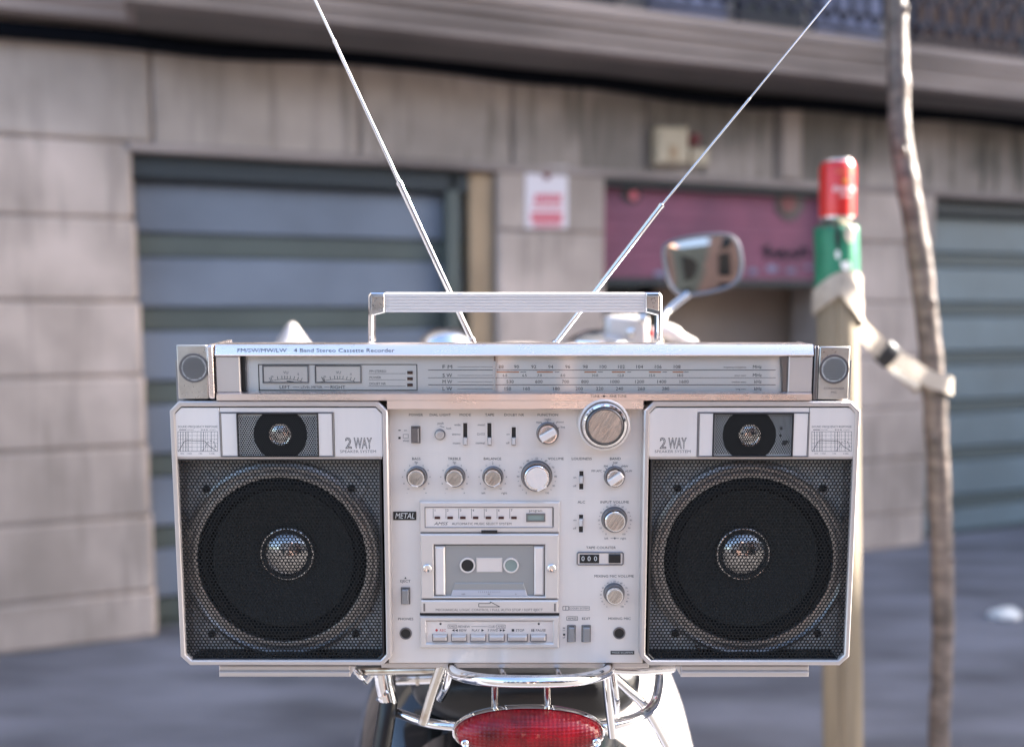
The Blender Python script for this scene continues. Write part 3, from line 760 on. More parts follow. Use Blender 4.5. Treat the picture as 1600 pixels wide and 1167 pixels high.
    bk = MB().loops([[(x, .009, z) for x, z in (onsq(a) for a in angs)], [(wc[0]+(Rb+.008)*cos(a), .009, wc[1]+(Rb+.008)*sin(a)) for a in angs]])
    bp(bk, 'baffle', 'backing', sp, smooth=0)
    wf = empty('woofer'); wf.parent = sp
    wf.name = 'woofer'
    bp(MB().lathe(wc, [(.0795, .0002-.0092), (.0790, -.0050), (.0765, -.0040), (.0745, -.0058), (.0725, -.0058), (.0712, -.0040), (.0685, -.0034), (.0668, -.0040), (.0660, -.0070)], 72, cap=False), 'basket_rim', 'basket', sp)
    for sx_, sy_ in (((322,764),(549,763),(331,989.5),(556,989)) if L_ else ((1058.5,763),(1286,763),(1055,989),(1277.5,989))):
        c2 = P(sx_, sy_, -.005)
        dx, dz = c2[0]-wc[0], c2[1]-wc[1]; a = atan2(dz, dx)
        pad = [(-.011, -.013), (.009, -.009), (.009, .009), (-.011, .013)]
        pad = [(c2[0]+u*cos(a)-v*sin(a), c2[1]+u*sin(a)+v*cos(a)) for u, v in pad]
        bp(MB().prism(pad, -.009, -.0068, .0008), 'mounting_lug', 'backing', sp)
        bp(MB().lathe(c2, [(.0030, -.0055), (.0028, -.0035), (.0018, -.0032), (.0009, -.0042)], 14), 'screw', 'black', sp)
    bp(MB().lathe(wc, [(.0662, -.0085), (.0648, -.0060), (.0620, -.0035), (.0595, -.0035), (.0570, -.0058), (.0558, -.0085)], 72, cap=False), 'surround', 'surr', sp)
    bp(MB().lathe(wc, [(.0560, -.0082), (.0545, -.0080), (.040, -.016), (.0214, -.0245), (.0205, -.030)], 72, cap=False), 'woofer_cone', 'cone', sp)
    bp(MB().lathe(wc, [(.0222, -.0240), (.0220, -.0208), (.0214, -.0202), (.0208, -.0206)] + [(.0207*cos(t*pi/20), -.0206+.0105*sin(t*pi/20)) for t in range(10)] + [(.0003, -.0100)], 48), 'dust_cap', 'foil', sp)
    bpy.data.objects.remove(wf)
    g = MB(); gq = inset(go, .0017)
    def ins(x, z):
        if not (gr[0][0]+.0022 < x < gr[1][0]-.0022 and gr[0][1]+.0022 < z < gr[2][1]-.0022): return False
        cc = .0058
        return (x-gr[0][0])+(z-gr[0][1]) > cc+.0022 and (gr[1][0]-x)+(z-gr[0][1]) > cc+.0022
    hexsheet(g, (gr[0][0]+gr[1][0])/2, (gr[0][1]+gr[2][1])/2, .00281, .43, ins, .0072, .09, .09)
    go_ = bp(g, 'woofer_grille', 'mesh', sp, smooth=0)
    so_ = go_.modifiers.new('thick', 'SOLIDIFY'); so_.thickness = .0006; so_.offset = 0
    return sp
speaker(-1); speaker(1)
G('spkf', 'graph_lettering', 'printl', .00985); G('spkg', 'graph_grid', 'printl', .00982); G('spkp', 'graph_curves', 'print', .0099)
G('spkw', 'two_way_lettering', 'print', .0099); G('spkf2', 'speaker_lettering', 'printl', .00985)

M['rust'] = mat('rust', (.22,.09,.04), .8)
for x_, y_, r_ in ((578,920,1.6),(579,954,1.9),(564,983,1.5),(508,1000,2.2),(491,1008,1.8),(1088,1010,1.5),(1092,1015,2.0),(560,930,1.0)):
    c = P(x_, y_, -.006); bp(MB().lathe(c, [(r_*.0005, -.0085), (r_*.0004, -.0058), (.0001, -.0055)], 8), 'rust_spot', 'rust')
for x_, y_, r_ in ((1221,669,2.5),(1219,680,2.0),(1226,692,4.0),(1230,690,2.5)):
    c = P(x_, y_, .0107); bp(MB().lathe(c, [(r_*.0005, .0106), (r_*.0004, .0109), (.0001, .0110)], 7), 'dirt_clot', 'matte')
# -- feet
for x0, x1 in ((342, 547), (1064, 1264)):
    f = bp(MB().prism(rc(x0, 1040, x1, 1048.5, .004), -.10, .004, .0008), 'foot', 'silver')
    bp(MB().prism(rc(x0, 1049.2, x1, 1057.5, .006), -.10, .006, .0008), 'foot_pad', 'silver', f)
    bp(MB().prism(rc(x0+.5, 1048, x1-.5, 1049.8, .0), -.09, .0015), 'foot_gap', 'ring', f, smooth=0)
    xe = x1 if x0 < 500 else x0; sg_ = 1 if x0 < 500 else -1
    bp(MB().prism(PL([(xe+.3*sg_, 1056), (xe+9*sg_, 1041), (xe+.3*sg_, 1040)], .002), -.08, .002, .0003), 'foot_web', 'plate', f)

# -- handle
dH = -.030
yb0, yt0 = P(804, 488, dH)[1], P(804, 457.5, dH)[1]
hx0, hx1 = P(602, 472, dH)[0], P(1008, 472, dH)[0]
hh = yt0-yb0; y_ = -dH
pr = [(y_+.012, yb0), (y_, yb0)]
for k in range(5):
    za = yb0+hh*(.12+.155*k); pr += [(y_, za), (y_+.0006, za+.0002), (y_+.0006, za+.0006), (y_, za+.0008)]
pr += [(y_, yt0-.0008), (y_+.0008, yt0), (y_+.012, yt0)]
bp(MB().exx(pr, hx0, hx1), 'handle_grip', 'grip', smooth=25)
MATS_h = M['plate']
for s_, xe, xi in ((-1, 575.5, 602), (1, 1034.5, 1008)):
    a = PL([(xe, 457), (xi, 457), (xi, 488.5), (xe-s_*7, 492.5), (xe-s_*7, 488), (xe, 488)], dH) if False else PL([(xe, 462), (xe-s_*4, 457), (xi, 457), (xi, 488.3), (xe-s_*8.5, 493), (xe-s_*8.5, 535), (xe, 535)], dH-.001)
    h = bp(MB().prism(a, dH-.013, dH-.001+.0016, .0012), 'handle_arm', 'chrome')
    bp(MB().prism(PL([(xe-s_*5, 462), (xi+s_*1.5, 462), (xi+s_*1.5, 481), (xe-s_*5, 486)], dH), dH+.0005, dH+.0010, .0003), 'corner_inlay', 'mic', h)
for xx in (571, 1040): pass

# -- antennas
def antenna(pts):
    a = None
    for i, (p0, p1, r) in enumerate(pts):
        b = MB().tube([P3(*p0), P3(*p1)], r, 14)
        o = bp(b, 'telescopic_section' if i else 'antenna', 'chrome', a)
        if a is None: a = o
        q = Vector(P3(*p1)); dq = (q-Vector(P3(*p0))).normalized()
        bp(MB().tube([q-dq*.0012, q+dq*.0012, q+dq*.0018], [r*1.12, r*1.12, r*.8], 14), 'collar', 'chrome', a)
dA = -.075
antenna([((745,548,dA),(737,531,dA),.0032), ((737,531,dA),(624.5,287,dA),.0026), ((625,288,dA),(523,66,dA),.00155), ((523,66,dA),(487,-10,dA),.0012), ((487,-10,dA),(400,-195,dA),.0009)])
antenna([((860,548,dA),(868,536,dA),.0032), ((868,536,dA),(1033,322,dA),.0024), ((1032,323,dA),(1170,156,dA),.00105), ((1170,156,dA),(1320,-27,dA),.0008), ((1320,-27,dA),(1440,-170,dA),.0006)])

# -- knobs
def knob(cx, cy, rp, name, m='cap', style='round', ang=60, h=.007, rim=.82):
    c = P(cx, cy, h*.6); r = abs(P(cx+rp, cy, h*.6)[0]-c[0])
    k = bp(MB().lathe(c, [(r*1.08, 0), (r*1.08, .0008), (r, .0010), (r, h*.55), (r*.97, h*.7), (r*.90, h*.7), (r*.88, h*.55)], 48, cap=False), name, 'ring')
    ridge = MB(); nn = 36
    R_ = []
    for dd, q in ((h*.5, 1), (h*.93, 1), (h, .94)):
        R_.append([(c[0]+r*rim*1.04*q*(1+(.015 if j % 2 else -.01))*cos(2*pi*j/72), -dd, c[1]+r*rim*1.04*q*(1+(.015 if j % 2 else -.01))*sin(2*pi*j/72)) for j in range(72)])
    ridge.loops(R_, True, False, True); bp(ridge, 'knob_skirt', 'chrome', k)
    bp(MB().lathe(c, [(r*rim*.88, h), (r*rim*.86, h+.0004), (r*rim*.84, h+.0004), (.0003, h+.0002)], 48), 'knob_cap', m, k, smooth=25)
    if style == 'bar':
        a = rad(ang); u = Vector((cos(a), sin(a))); v = Vector((-sin(a), cos(a))); L1, w1 = r*.80, r*.33
        pol = [tuple(Vector(c)+u*s1*L1+v*s2*w1) for s1, s2 in ((-1,-1),(1,-1),(1,1),(-1,1))]
        bp(MB().prism(pol, h, h+.0035, .0007), 'knob_grip', 'plate', k)
    if style == 'notch':
        a = rad(ang); u = Vector((cos(a), sin(a))); v = Vector((-sin(a), cos(a)))
        q = Vector(c)+u*r*.80
        pol = [tuple(q+u*s1*r*.07+v*s2*r*.34) for s1, s2 in ((-1,-1),(1,-1),(1,1),(-1,1))]
        bp(MB().prism(pol, h*.9, h+.0006, .0002), 'knob_flat', 'plate', k)
    return k
c = P(944.5, 664.5, .014)
bp(MB().lathe(c, [(.0196, .0002), (.0196, .0124), (.0192, .0130), (.0184, .0132), (.0178, .0126)], 56, cap=False), 'tuning_dish', 'plate')
bp(MB().lathe(c, [(.0180, .0127), (.0160, .0127)], 56, cap=False), 'tuning_recess', 'ring')
k = bp(MB().lathe(c, [(.0170, .0126), (.0170, .0150), (.0164, .0162), (.0148, .0167), (.0146, .0150)], 64, cap=False), 'fine_tuning_ring', 'chrome')
k = bp(MB().lathe(c, [(.0138, .0135), (.0138, .0175), (.0132, .0183), (.0128, .0183)], 64, cap=False), 'tuning_knob', 'ring')
bp(MB().lathe(c, [(.0126, .0181), (.0124, .0187), (.0003, .0185)], 56), 'knob_cap', 'cap', k, smooth=25)
knob(856, 678, 16.5, 'function_knob', style='bar', ang=30)
knob(650.5, 746, 15.5, 'bass_knob', style='notch', ang=-100); knob(710.3, 746, 15.5, 'treble_knob', style='notch', ang=-130); knob(770, 746, 15.5, 'balance_knob', style='notch', ang=-60)
knob(838.8, 745.5, 23, 'volume_knob', style='notch', ang=-65, h=.009, m='plate')
knob(961, 746, 15.5, 'band_knob', style='bar', ang=35)
knob(960.8, 813.5, 19, 'input_volume_knob', h=.008); k = P(960.8, 813.5, .01)
knob(960.3, 929.5, 15.5, 'mic_volume_knob', h=.008)

# -- switches
def button(x0, y0, x1, y1, name, m='silverd', h=.004, frame=True):
    k = bp(MB().ring(rc(x0, y0, x1, y1), inset(rc(x0, y0, x1, y1), .0007), -.001, .0006, bi=.0002), name, 'ring')
    bp(MB().prism(inset(rc(x0, y0, x1, y1), .0010), -.001, h, .0006), 'button_cap', m, k)
    return k
def slide(cx, y0, y1, name, pos, w_=10, kn=11):
    k = bp(MB().ring(rc(cx-w_/2, y0, cx+w_/2, y1), inset(rc(cx-w_/2, y0, cx+w_/2, y1), .0009), -.001, .0006, bi=.0003), name, 'plate')
    bp(MB().prism(inset(rc(cx-w_/2, y0, cx+w_/2, y1), .0008), -.001, .0001), 'slot', 'black', k, smooth=0)
    y = y0+2+(y1-y0-4-kn)*pos
    bp(MB().prism(rc(cx-w_/2+2, y, cx+w_/2-2, y+kn, .003), 0, .0035, .0006), 'slider', 'cream2', k)
button(642.5, 665.5, 657, 692, 'power_switch', 'ring')
slide(727, 659, 697, 'mode_switch', 1); slide(764.7, 659, 697, 'tape_switch', 1); slide(802.8, 665.5, 697, 'dolby_switch', 1)
slide(908.3, 734, 766, 'loudness_switch', .5); slide(907.8, 802, 833, 'level_control_switch', .45)
c = P(687.5, 678.5)
k = bp(MB().lathe(c, [(.0042, 0), (.0042, .001), (.0034, .0012)], 28, cap=False), 'dial_light_button', 'ring')
bp(MB().lathe(c, [(.0034, 0), (.0034, .003), (.0030, .0036), (.0020, .0038), (.0018, .0032)], 28), 'button_cap', 'silver', k)
button(626.5, 917, 641, 943, 'eject_button'); button(886, 976, 899.5, 1002, 'music_select_button'); button(908.5, 976, 923, 1002, 'edit_button')
for cx, cy in ((634, 989), (967.5, 988.5)):
    c = P(cx, cy); k = bp(MB().lathe(c, [(.0050, -.0002), (.0048, .0008), (.0040, .0009), (.0037, .0003)], 28, cap=False), 'jack_socket', 'ring')
    bp(MB().lathe(c, [(.0041, .0004), (.0030, .00035), (.0003, .0003)], 24), 'socket_hole', 'black', k)
# tape counter
k = bp(MB().ring(cham(rc(901, 861.5, 974.5, 882.5), .0012), cham(inset(rc(901, 861.5, 974.5, 882.5), .0010), .0006), 0, .0012, bo=.0004, bi=.0002), 'tape_counter', 'ring')
bp(MB().prism(inset(rc(901, 861.5, 974.5, 882.5), .0009), 0, .0006), 'counter_plate', 'plate', k, smooth=0)
bp(MB().prism(rc(905.5, 865.5, 936, 879), 0, .0010), 'counter_window', 'black', k, smooth=0)
for i, x in enumerate((911, 920.5, 930.5)):
    bp(MB().prism(rc(x-4, 866, x+4, 878.6), .001, .0015, .0003), 'digit_wheel', 'black', k)
    T('cnt', '888'[i] if False else ('0', '0', '0')[i], x, 872.4, 7.5)
G('cnt', 'counter_digits', 'printw', .0017, None)
b_ = bp(MB().prism(rc(951, 865.5, 969.5, 878.5, .001), 0, .0028, .0005), 'counter_reset', 'black', k)

# -- badges
bp(MB().prism(rc(614.5, 799, 650.5, 812), 0, .0005), 'metal_badge', 'black', smooth=0)
T('badge', 'METAL', 632.5, 805.6, 8.8, xs=('WS', 30, .25)); G('badge', 'badge_lettering', 'printw', .0007)
bp(MB().prism(rc(954, 1016.3, 991, 1021.8), 0, .0003), 'origin_badge', 'black', smooth=0)
T('badge2', 'MADE IN JAPAN', 972.5, 1019, 3.0, xs=('W', 33)); G('badge2', 'origin_lettering', 'printw', .0005)

# -- cassette section
dC = .003
o = bp(MB().ring(rc(655.5, 784, 874.5, 832, dC), inset(rc(655.5, 784, 874.5, 832, dC), .0048), 0, dC, bo=.0010, bi=.0004), 'music_select_unit', 'door')
bp(MB().prism(rc(664.5, 792.5, 863.5, 823.5, dC), 0, dC-.0006, .0003), 'select_plate', 'plate', o)
bp(MB().ring(rc(663.5, 791.5, 864.5, 824.5, dC), rc(664.8, 792.8, 863.2, 823.2, dC), 0, dC+.0001), 'select_shadow_gap', 'ring', o, smooth=0)
for i in range(7):
    x = 683.3+i*19.95
    bp(MB().prism(rc(x-4.3, 807, x+4.3, 810.6, dC), dC-.0006, dC+.0002), 'program_lamp', 'lampd', o, smooth=0)
    T('selp', str(i+1), x-3.6, 797, 3.6); LN('selp', x-6.5, 794.5, x-6.5, 809.5, .6)
    LN('selp', x-6.5, 794.8, x-3.5, 794.8, .01)
T('sell', 'AMSS', 689, 817.8, 4.6, xs=('WS', 22, .3)); T('selp', 'AUTOMATIC MUSIC SELECT SYSTEM', 752.5, 818, 3.7, xs=('W', 93)); T('selp', 'program', 837, 797.4, 3.6, xs=1.15)
G('selp', 'select_lettering', 'print', dC-.0005); G('sell', 'select_logo', 'printb', dC-.0005)
bp(MB().ring(rc(822, 802, 852, 815, dC), rc(824, 804, 850, 813, dC), dC-.001, dC+.0004, bo=.0002), 'display_frame', 'ring', o)
bp(MB().prism(rc(823.5, 803.5, 850.5, 813.5, dC), dC-.001, dC-.0001), 'display', 'lcd', o, smooth=0)
# door
do = rc(657, 834.5, 873, 935.5, .0045)
wx0, wy0, wx1, wy1 = 677.5, 850.5, 852, 932
dr = bp(MB().ring(do, rc(wx0, wy0, wx1, wy1, .0045), -.002, .0045, bo=.0009, bi=.0005), 'cassette_door', 'door')
bp(MB().prism(rc(752, 829, 777, 833, .0045), 0, .0040), 'door_latch', 'black', dr, smooth=0)
bp(MB().prism(rc(wx0-1, wy0-1, wx1+1, wy1+1, .0005), -.002, .0005), 'well_floor', 'ring', dr, smooth=0)
for x0, x1 in ((679.5, 695.5), (834.5, 850)):
    bp(MB().prism(rc(x0, 854, x1, 930, .0035), .0005, .0038, .0012), 'door_pillar', 'plate', dr)
bp(MB().prism(rc(696.5, 851.5, 833.5, 930, .0015), .0005, .0018), 'cassette_window', 'well', dr, smooth=0)
c = P(730.5, 882.8, .002)
for cx, mm in ((730.5, 'black'), (798.5, 'lcd')):
    c = P(cx, 882.8, .002)
    h_ = bp(MB().lathe(c, [(.0062, .0018), (.0060, .0030), (.0050, .0031), (.0047, .0024)], 36, cap=False), 'reel_ring', 'plate', dr)
    bp(MB().lathe(c, [(.0048, .0026), (.0003, .0025)], 30), 'reel_hub', mm, dr, smooth=0)
bp(MB().ring(rc(744.5, 871, 785, 893.5, .002), rc(746, 872.5, 783.5, 892, .002), .0018, .0024, bo=.0002), 'label_window', 'door', dr)
bp(MB().prism(rc(746, 872.5, 783.5, 892, .002), .0018, .0021), 'label_pane', 'plate', dr, smooth=0)
bp(MB().prism(PL([(704, 931), (710.5, 911), (818, 911), (824.5, 931)], .003), .0018, .0028, .0004), 'cassette_edge', 'well', dr)
bp(MB().prism(PL([(704.5, 931), (707.5, 922), (821, 922), (824.2, 931)], .0033), .0028, .0034, .0003), 'tape_scale', 'blueg', dr)
for i in range(12): LN('tscale', 748+i*3, 923.2, 748+i*3, 925.6, .5)
T('tscale', '100', 724, 928, 2.8); T('tscale', '50', 764, 928, 2.8); T('tscale', '0', 806, 928, 2.8); G('tscale', 'scale_marks', 'printl', .0035)
for cx in (668, 862):
    c = P(cx, 887.2, .005)
    bp(MB().lathe(c, [(.0034, .0045), (.0033, .0062), (.0027, .0067), (.0003, .0062)], 24), 'door_screw', 'chrome', dr)
bp(MB().prism(rc(696.2, 851.3, 833.8, 930.2, .004), .0040, .0042), 'door_glass', 'pane', dr, smooth=0) if False else None
st = bp(MB().prism(rc(657.5, 937.5, 872.5, 957.5, .0042), -.001, .0048, .0009), 'door_strip', 'door')
for x in (663, 867): bp(MB().prism(rc(x-1.3, 942.5, x+1.3, 954.5, .0048), .0046, .0050), 'strip_slit', 'ring', st, smooth=0)
ar = [(748,942.5),(766,942.5),(766,939.8),(781,947.6),(748,947.6)]
for a, b2 in zip(ar, ar[1:]+ar[:1]): LN('strip', *a, *b2, .9)
T('stripf', 'MECHANICAL LOGIC CONTROL / FULL AUTO STOP / SOFT EJECT', 764.5, 952.3, 3.7, xs=('W', 167))
G('strip', 'arrow_outline', 'printb', .0049); G('stripf', 'strip_lettering', 'printl', .0049)
bp(MB().prism(rc(656, 957.5, 874, 963, .0005), -.001, .0004), 'door_shadow_gap', 'black', smooth=0)
# keys
ky = bp(MB().ring(rc(656, 963, 873.5, 1012.5, dC), rc(666, 970, 864, 1005, dC), 0, dC, bo=.0010, bi=.0008), 'key_unit', 'door')
bp(MB().prism(rc(665.5, 969.5, 864.5, 1005.5, 0), 0, .0010), 'key_plate', 'plate', ky, smooth=0)
for x0, x1 in ((676,699),(705.5,729),(735,759),(764,788),(793,824),(829,853)):
    kk = bp(MB().ring(rc(x0-.8, 990, x1+.8, 1000.5, .001), rc(x0+.6, 991.4, x1-.6, 1002, .001), .001, .0016), 'tape_key', 'ring', ky, smooth=0)
    bp(MB().prism(rc(x0+.6, 991.6, x1-.6, 999.8, .003), .001, .0052, .0010), 'key_cap', 'silver', ky)
G('keyp', 'key_lettering', 'print', .00112); G('keyr', 'record_lettering', 'redp', .00112); G('keyf', 'cue_lettering', 'printl', .00112)
for x in (688.3, 841.8): POLY('keyp', [(x+1.7*cos(a*pi/6), 974.3+1.7*sin(a*pi/6)) for a in range(12)])
POLY('keyr', [(682.2+2*cos(a*pi/6), 984.2+2*sin(a*pi/6)) for a in range(12)]); T('keyr', 'REC', 692, 984.3, 3.8)
def tri(g, x, y, s_, k=3.0): POLY(g, [(x, y), (x+k*s_*1.4, y-k*.7), (x+k*s_*1.4, y+k*.7)])
tri('keyp', 706, 984.3, 1); tri('keyp', 711, 984.3, 1); T('keyp', 'REW', 723.5, 984.3, 3.8)
T('keyp', 'PLAY', 743.5, 984.3, 3.8); tri('keyp', 756.5, 984.3, -1); T('keyp', 'F FWD', 770.5, 984.3, 3.8); tri('keyp', 785, 984.3, -1); tri('keyp', 789.8, 984.3, -1)
R('keyp', 799.5, 982.3, 803.5, 986.3); T('keyp', 'STOP', 812.5, 984.3, 3.8); R('keyp', 830.5, 982.3, 832, 986.3); R('keyp', 833.2, 982.3, 834.7, 986.3); T('keyp', 'PAUSE', 845, 984.3, 3.8)
def outl(g, x0, y0, x1, y1, w_=.5):
    for a in ((x0,y0,x1,y0),(x0,y1,x1,y1),(x0,y0,x0,y1),(x1,y0,x1,y1)): LN(g, *a, w_)
outl('keyf', 699.8, 975.8, 713.3, 981.2); T('keyf', 'AMSS', 706.5, 978.5, 3.0, xs=('W', 11)); T('keyf', '/REVIEW', 724.5, 978.5, 3.6)
LN('keyf', 736, 978.5, 762, 978.5, .6); T('keyf', 'CUE/', 769, 978.5, 3.6); outl('keyf', 776, 975.8, 789.5, 981.2); T('keyf', 'AMSS', 782.7, 978.5, 3.0, xs=('W', 11))

# -- panel lettering
g = 'pp'; G('pp', 'panel_lettering', 'print', .00015); G('pf', 'fine_lettering', 'printl', .00015); G('pb', 'panel_marks', 'printb', .0002)
for s_, x, y in (('POWER',650,648),('DIAL LIGHT',688,648),('MODE',727,648),('TAPE',765,648),('DOLBY NR',803.5,648),('FUNCTION',856,648),
               ('BASS',650.5,716.5),('TREBLE',710,716.5),('BALANCE',769.5,716.5),('VOLUME',868.5,716.5),('LOUDNESS',909,716.5),('BAND',961.5,716.5),
               ('ALC',908.3,784.2),('INPUT VOLUME',960.5,784.2),('TAPE COUNTER',939,855.3),('MIXING MIC VOLUME',959.5,899.8),('EJECT',633.5,907.5),('PHONES',634,966.5),
               ('MIXING MIC',968,966),('EDIT',916,966)):
    T(g, s_, x, y, 3.9, xs=1.12)
POLY('pb', [(631.8, 904), (635.2, 904), (633.5, 900.8)])
outl('pp', 885.5, 963, 902.5, 968.6, .6); T('pp', 'AMSS', 894, 965.9, 3.2, xs=('W', 14))
R('pb', 622.5, 671.5, 626, 673); R('pb', 622.5, 682.5, 626, 685.8); T('pf', 'on', 633.5, 672, 3.2); outl('pf', 630, 678.5, 638, 684.5); T('pf', 'sleep', 634.5, 688, 3.2)
T('pf', 'push', 688.5, 661, 3.6); T('pf', 'lock', 701.5, 669, 3.2); LN('pf', 687, 665.5, 694, 667.5, .7)
for s_, y in (('wide',663.5),('stereo',678),('mono',692)): T('pf', s_, 719.5, y, 3.5, 'R')
for s_, y in (('metal',663.5),('CrO2',678),('normal',692)): T('pf', s_, 757.5, y, 3.5, 'R')
for x, y in ((796,678),(796,692),(900.5,745.5),(900.5,759),(900.5,812),(900.5,825)): T('pf', 'on' if y in (678,745.5,812) else 'off', x, y, 3.3, 'R')
T('pf','tape',842,659.3,3.3); T('pf','radio',856,655,3.3); T('pf','phono',875,659,3.3); T('pf','line',879.5,667,3.3)
for a, x, y in ((120,856,678),(90,856,678),(62,856,678),(30,856,678),(135,961,746),(100,961,746),(60,961,746),(30,961,746),(150,961,746)):
    LN('pp', x+18.2*cos(rad(a)), y-18.2*sin(rad(a)), x+21*cos(rad(a)), y-21*sin(rad(a)), .8)
T('pp','SW',961.5,723,3.4); T('pp','FM',946.5,728.3,3.4); T('pp','MW',977,728.3,3.4); T('pp','FM AFC',932.5,735.6,3.4); T('pp','LW',984,735.6,3.4)
T('tune','TUNE',930,619,3.7); T('tune','FINE TUNE',966,619,3.7); LN('tune',938.5,619,949,619,.5); POLY('tune',[(943.8-2.2,619),(943.8,616.8),(946,619),(943.8,621.2)])
G('tune', 'tuning_lettering', 'print', .0122)
for cx in (650.5, 710.3, 770):
    for k in range(-5, 6):
        a = rad(90-k*29); x, y = cx+21.5*cos(a), 746-21.5*sin(a)
        if k == 0: T('pf', 'flat' if cx < 760 else 'I', cx, 722, 3.0)
        T('pf', str(abs(k)*2), x, y, 2.5)
    T('pf', '-' if cx < 760 else 'left', cx-14.5, 770, 3.3); T('pf', '+' if cx < 760 else 'right', cx+15+(3 if cx > 760 else 0), 770, 3.3)
def scale10(cx, cy, r_, cap=2.8, a0=-124, a1=124, bump=0):
    for k in range(21):
        a = rad(90-(a0+(a1-a0)*k/20))
        if k % 2: LN('pf', cx+(r_-1)*cos(a), cy-(r_-1)*sin(a), cx+(r_+1)*cos(a), cy-(r_+1)*sin(a), .5)
        else: T('pf', str(k*5), cx+r_*cos(a), cy-r_*sin(a), cap)
scale10(838.8, 745.5, 29.5, 2.9, -146, 146); scale10(960.8, 813.5, 25, 2.6, -146, 146); scale10(960.3, 929.5, 21.5, 2.4, -146, 146)
T('pf', 'left', 947.5, 840.7, 3.3); T('pf', 'right', 974, 840.7, 3.3); LN('pf', 954, 840.7, 967, 840.7, .5); POLY('pf', [(958.8,840.7),(960.6,839),(962.4,840.7),(960.6,842.4)])
outl('pf', 879.5, 947, 888.5, 952.8, .8); LN('pf', 884, 947, 884, 952.8, .8); outl('pf', 890, 947.2, 921, 952.8, .5); T('pf', 'DOLBY SYSTEM', 905.5, 950, 2.7, xs=('W', 28))
R('pb', 879.5, 980, 883, 981.2); R('pb', 879.8, 989.5, 883, 992.5); T('pf', 'on', 881, 984, 2.6); T('pf', 'off', 881, 995.5, 2.6)

# -- turn the text requests into thin meshes
fcs = []
for key, lst in TX.items():
    for it in lst:
        s_, px, py, cap, al, xs, outline = it
        c_ = bpy.data.curves.new('t', 'FONT'); c_.body = s_; c_.align_x = 'CENTER' if True else 'LEFT'; c_.resolution_u = 2; c_.offset = 0
        if outline: c_.fill_mode = 'NONE'; c_.bevel_depth = .022; c_.bevel_resolution = 0
        if isinstance(xs, tuple) and xs[0] == 'WS': c_.shear = xs[2]
        o = bpy.data.objects.new('t', c_); COL.objects.link(o); fcs.append((key, it, o))
hc = bpy.data.curves.new('t', 'FONT'); hc.body = 'H'; ho = bpy.data.objects.new('t', hc); COL.objects.link(ho)
bpy.context.view_layer.update(); dg = bpy.context.evaluated_depsgraph_get()
hm = ho.evaluated_get(dg).to_mesh(); CAPH = max(v.co.y for v in hm.vertices); ho.evaluated_get(dg).to_mesh_clear()
LM = {}
for key, (s_, px, py, cap, al, xs, outline), o in fcs:
    d = GR[key][2]; me = o.evaluated_get(dg).to_mesh()
    co = [v.co.copy() for v in me.vertices]
    if not co: continue
    x0 = min(c.x for c in co); x1 = max(c.x for c in co); base = P(px, py, d); pxw = abs(P(px+1, py, d)[0]-base[0])
    k = cap*pxw/CAPH; kx = k*(xs if not isinstance(xs, tuple) else 1)
    if isinstance(xs, tuple): kx = xs[1]*pxw/(x1-x0)
    sh = {'C': (x0+x1)/2, 'L': x0, 'R': x1}[al]
    mb = LM.setdefault(key, MB()); b0 = len(mb.v)
    mb.v += [(base[0]+(c.x-sh)*kx, -d-(c.z*k*.3 if outline else 0), base[1]+(c.y-CAPH/2)*k) for c in co]
    mb.f += [tuple(b0+i for i in p.vertices) for p in me.polygons]
    o.evaluated_get(dg).to_mesh_clear()
for _, _, o in fcs: c_ = o.data; bpy.data.objects.remove(o); bpy.data.curves.remove(c_)
bpy.data.objects.remove(ho); bpy.data.curves.remove(hc)
for key, lst in PR.items():
    d = GR[key][2]; mb = LM.setdefault(key, MB())
    for pl in lst: mb.quad2(PL(pl, d+.00002), d+.00002)
for key, mb in LM.items():
    name, m, d, par = GR[key]
    if key == 'toptext': mb.v = [(x, -dT+.0019*max(0, z-ZT1)/(ZTOP-ZT1)-.00015, z) for x, y, z in mb.v]
    mb.build(name, m, box, smooth=0, fix=False)['kind'] = 'stuff'

# ================================================================ SCOOTER
CX = .013
sc = empty('scooter', (CX, .85, 0), label='black and chrome scooter parked behind and under the silver radio', category='scooter')
SO = Vector((CX, .85, 0))
def sp_(mb, name, m, par=None, smooth=40, bev=0):
    mb.xf(Matrix.Translation(-SO)); return mb.build(name, m, par or sc, smooth=smooth, bev=bev)
def se(cx, cz, hw, hh, e=2.5, n=40, y=0):
    return [(cx+hw*abs(cos(t))**(2/e)*(1 if cos(t) > 0 else -1), y, cz+hh*abs(sin(t))**(2/e)*(1 if sin(t) > 0 else -1)) for t in [2*pi*k/n for k in range(n)]]
def loft(secs, n=40): return MB().loops([se(CX+s[4] if len(s) > 4 else CX, s[2], s[1], s[3], y=s[0], n=n) for s in secs], True, True, True)
def sm(vals):   # smooth interpolation of the section list
    return [tuple(v) for v in smoothpath4(vals)]
def smoothpath4(vals, n=5):
    out = []
    for i in range(len(vals)-1):
        a, b, c, d = vals[max(i-1,0)], vals[i], vals[i+1], vals[min(i+2, len(vals)-1)]
        for k in range(n):
            t = k/n; out.append([.5*((2*b[j])+(c[j]-a[j])*t+(2*a[j]-5*b[j]+4*c[j]-d[j])*t*t+(3*b[j]-a[j]-3*c[j]+d[j])*t**3) for j in range(4)])
    out.append(list(vals[-1])); return out
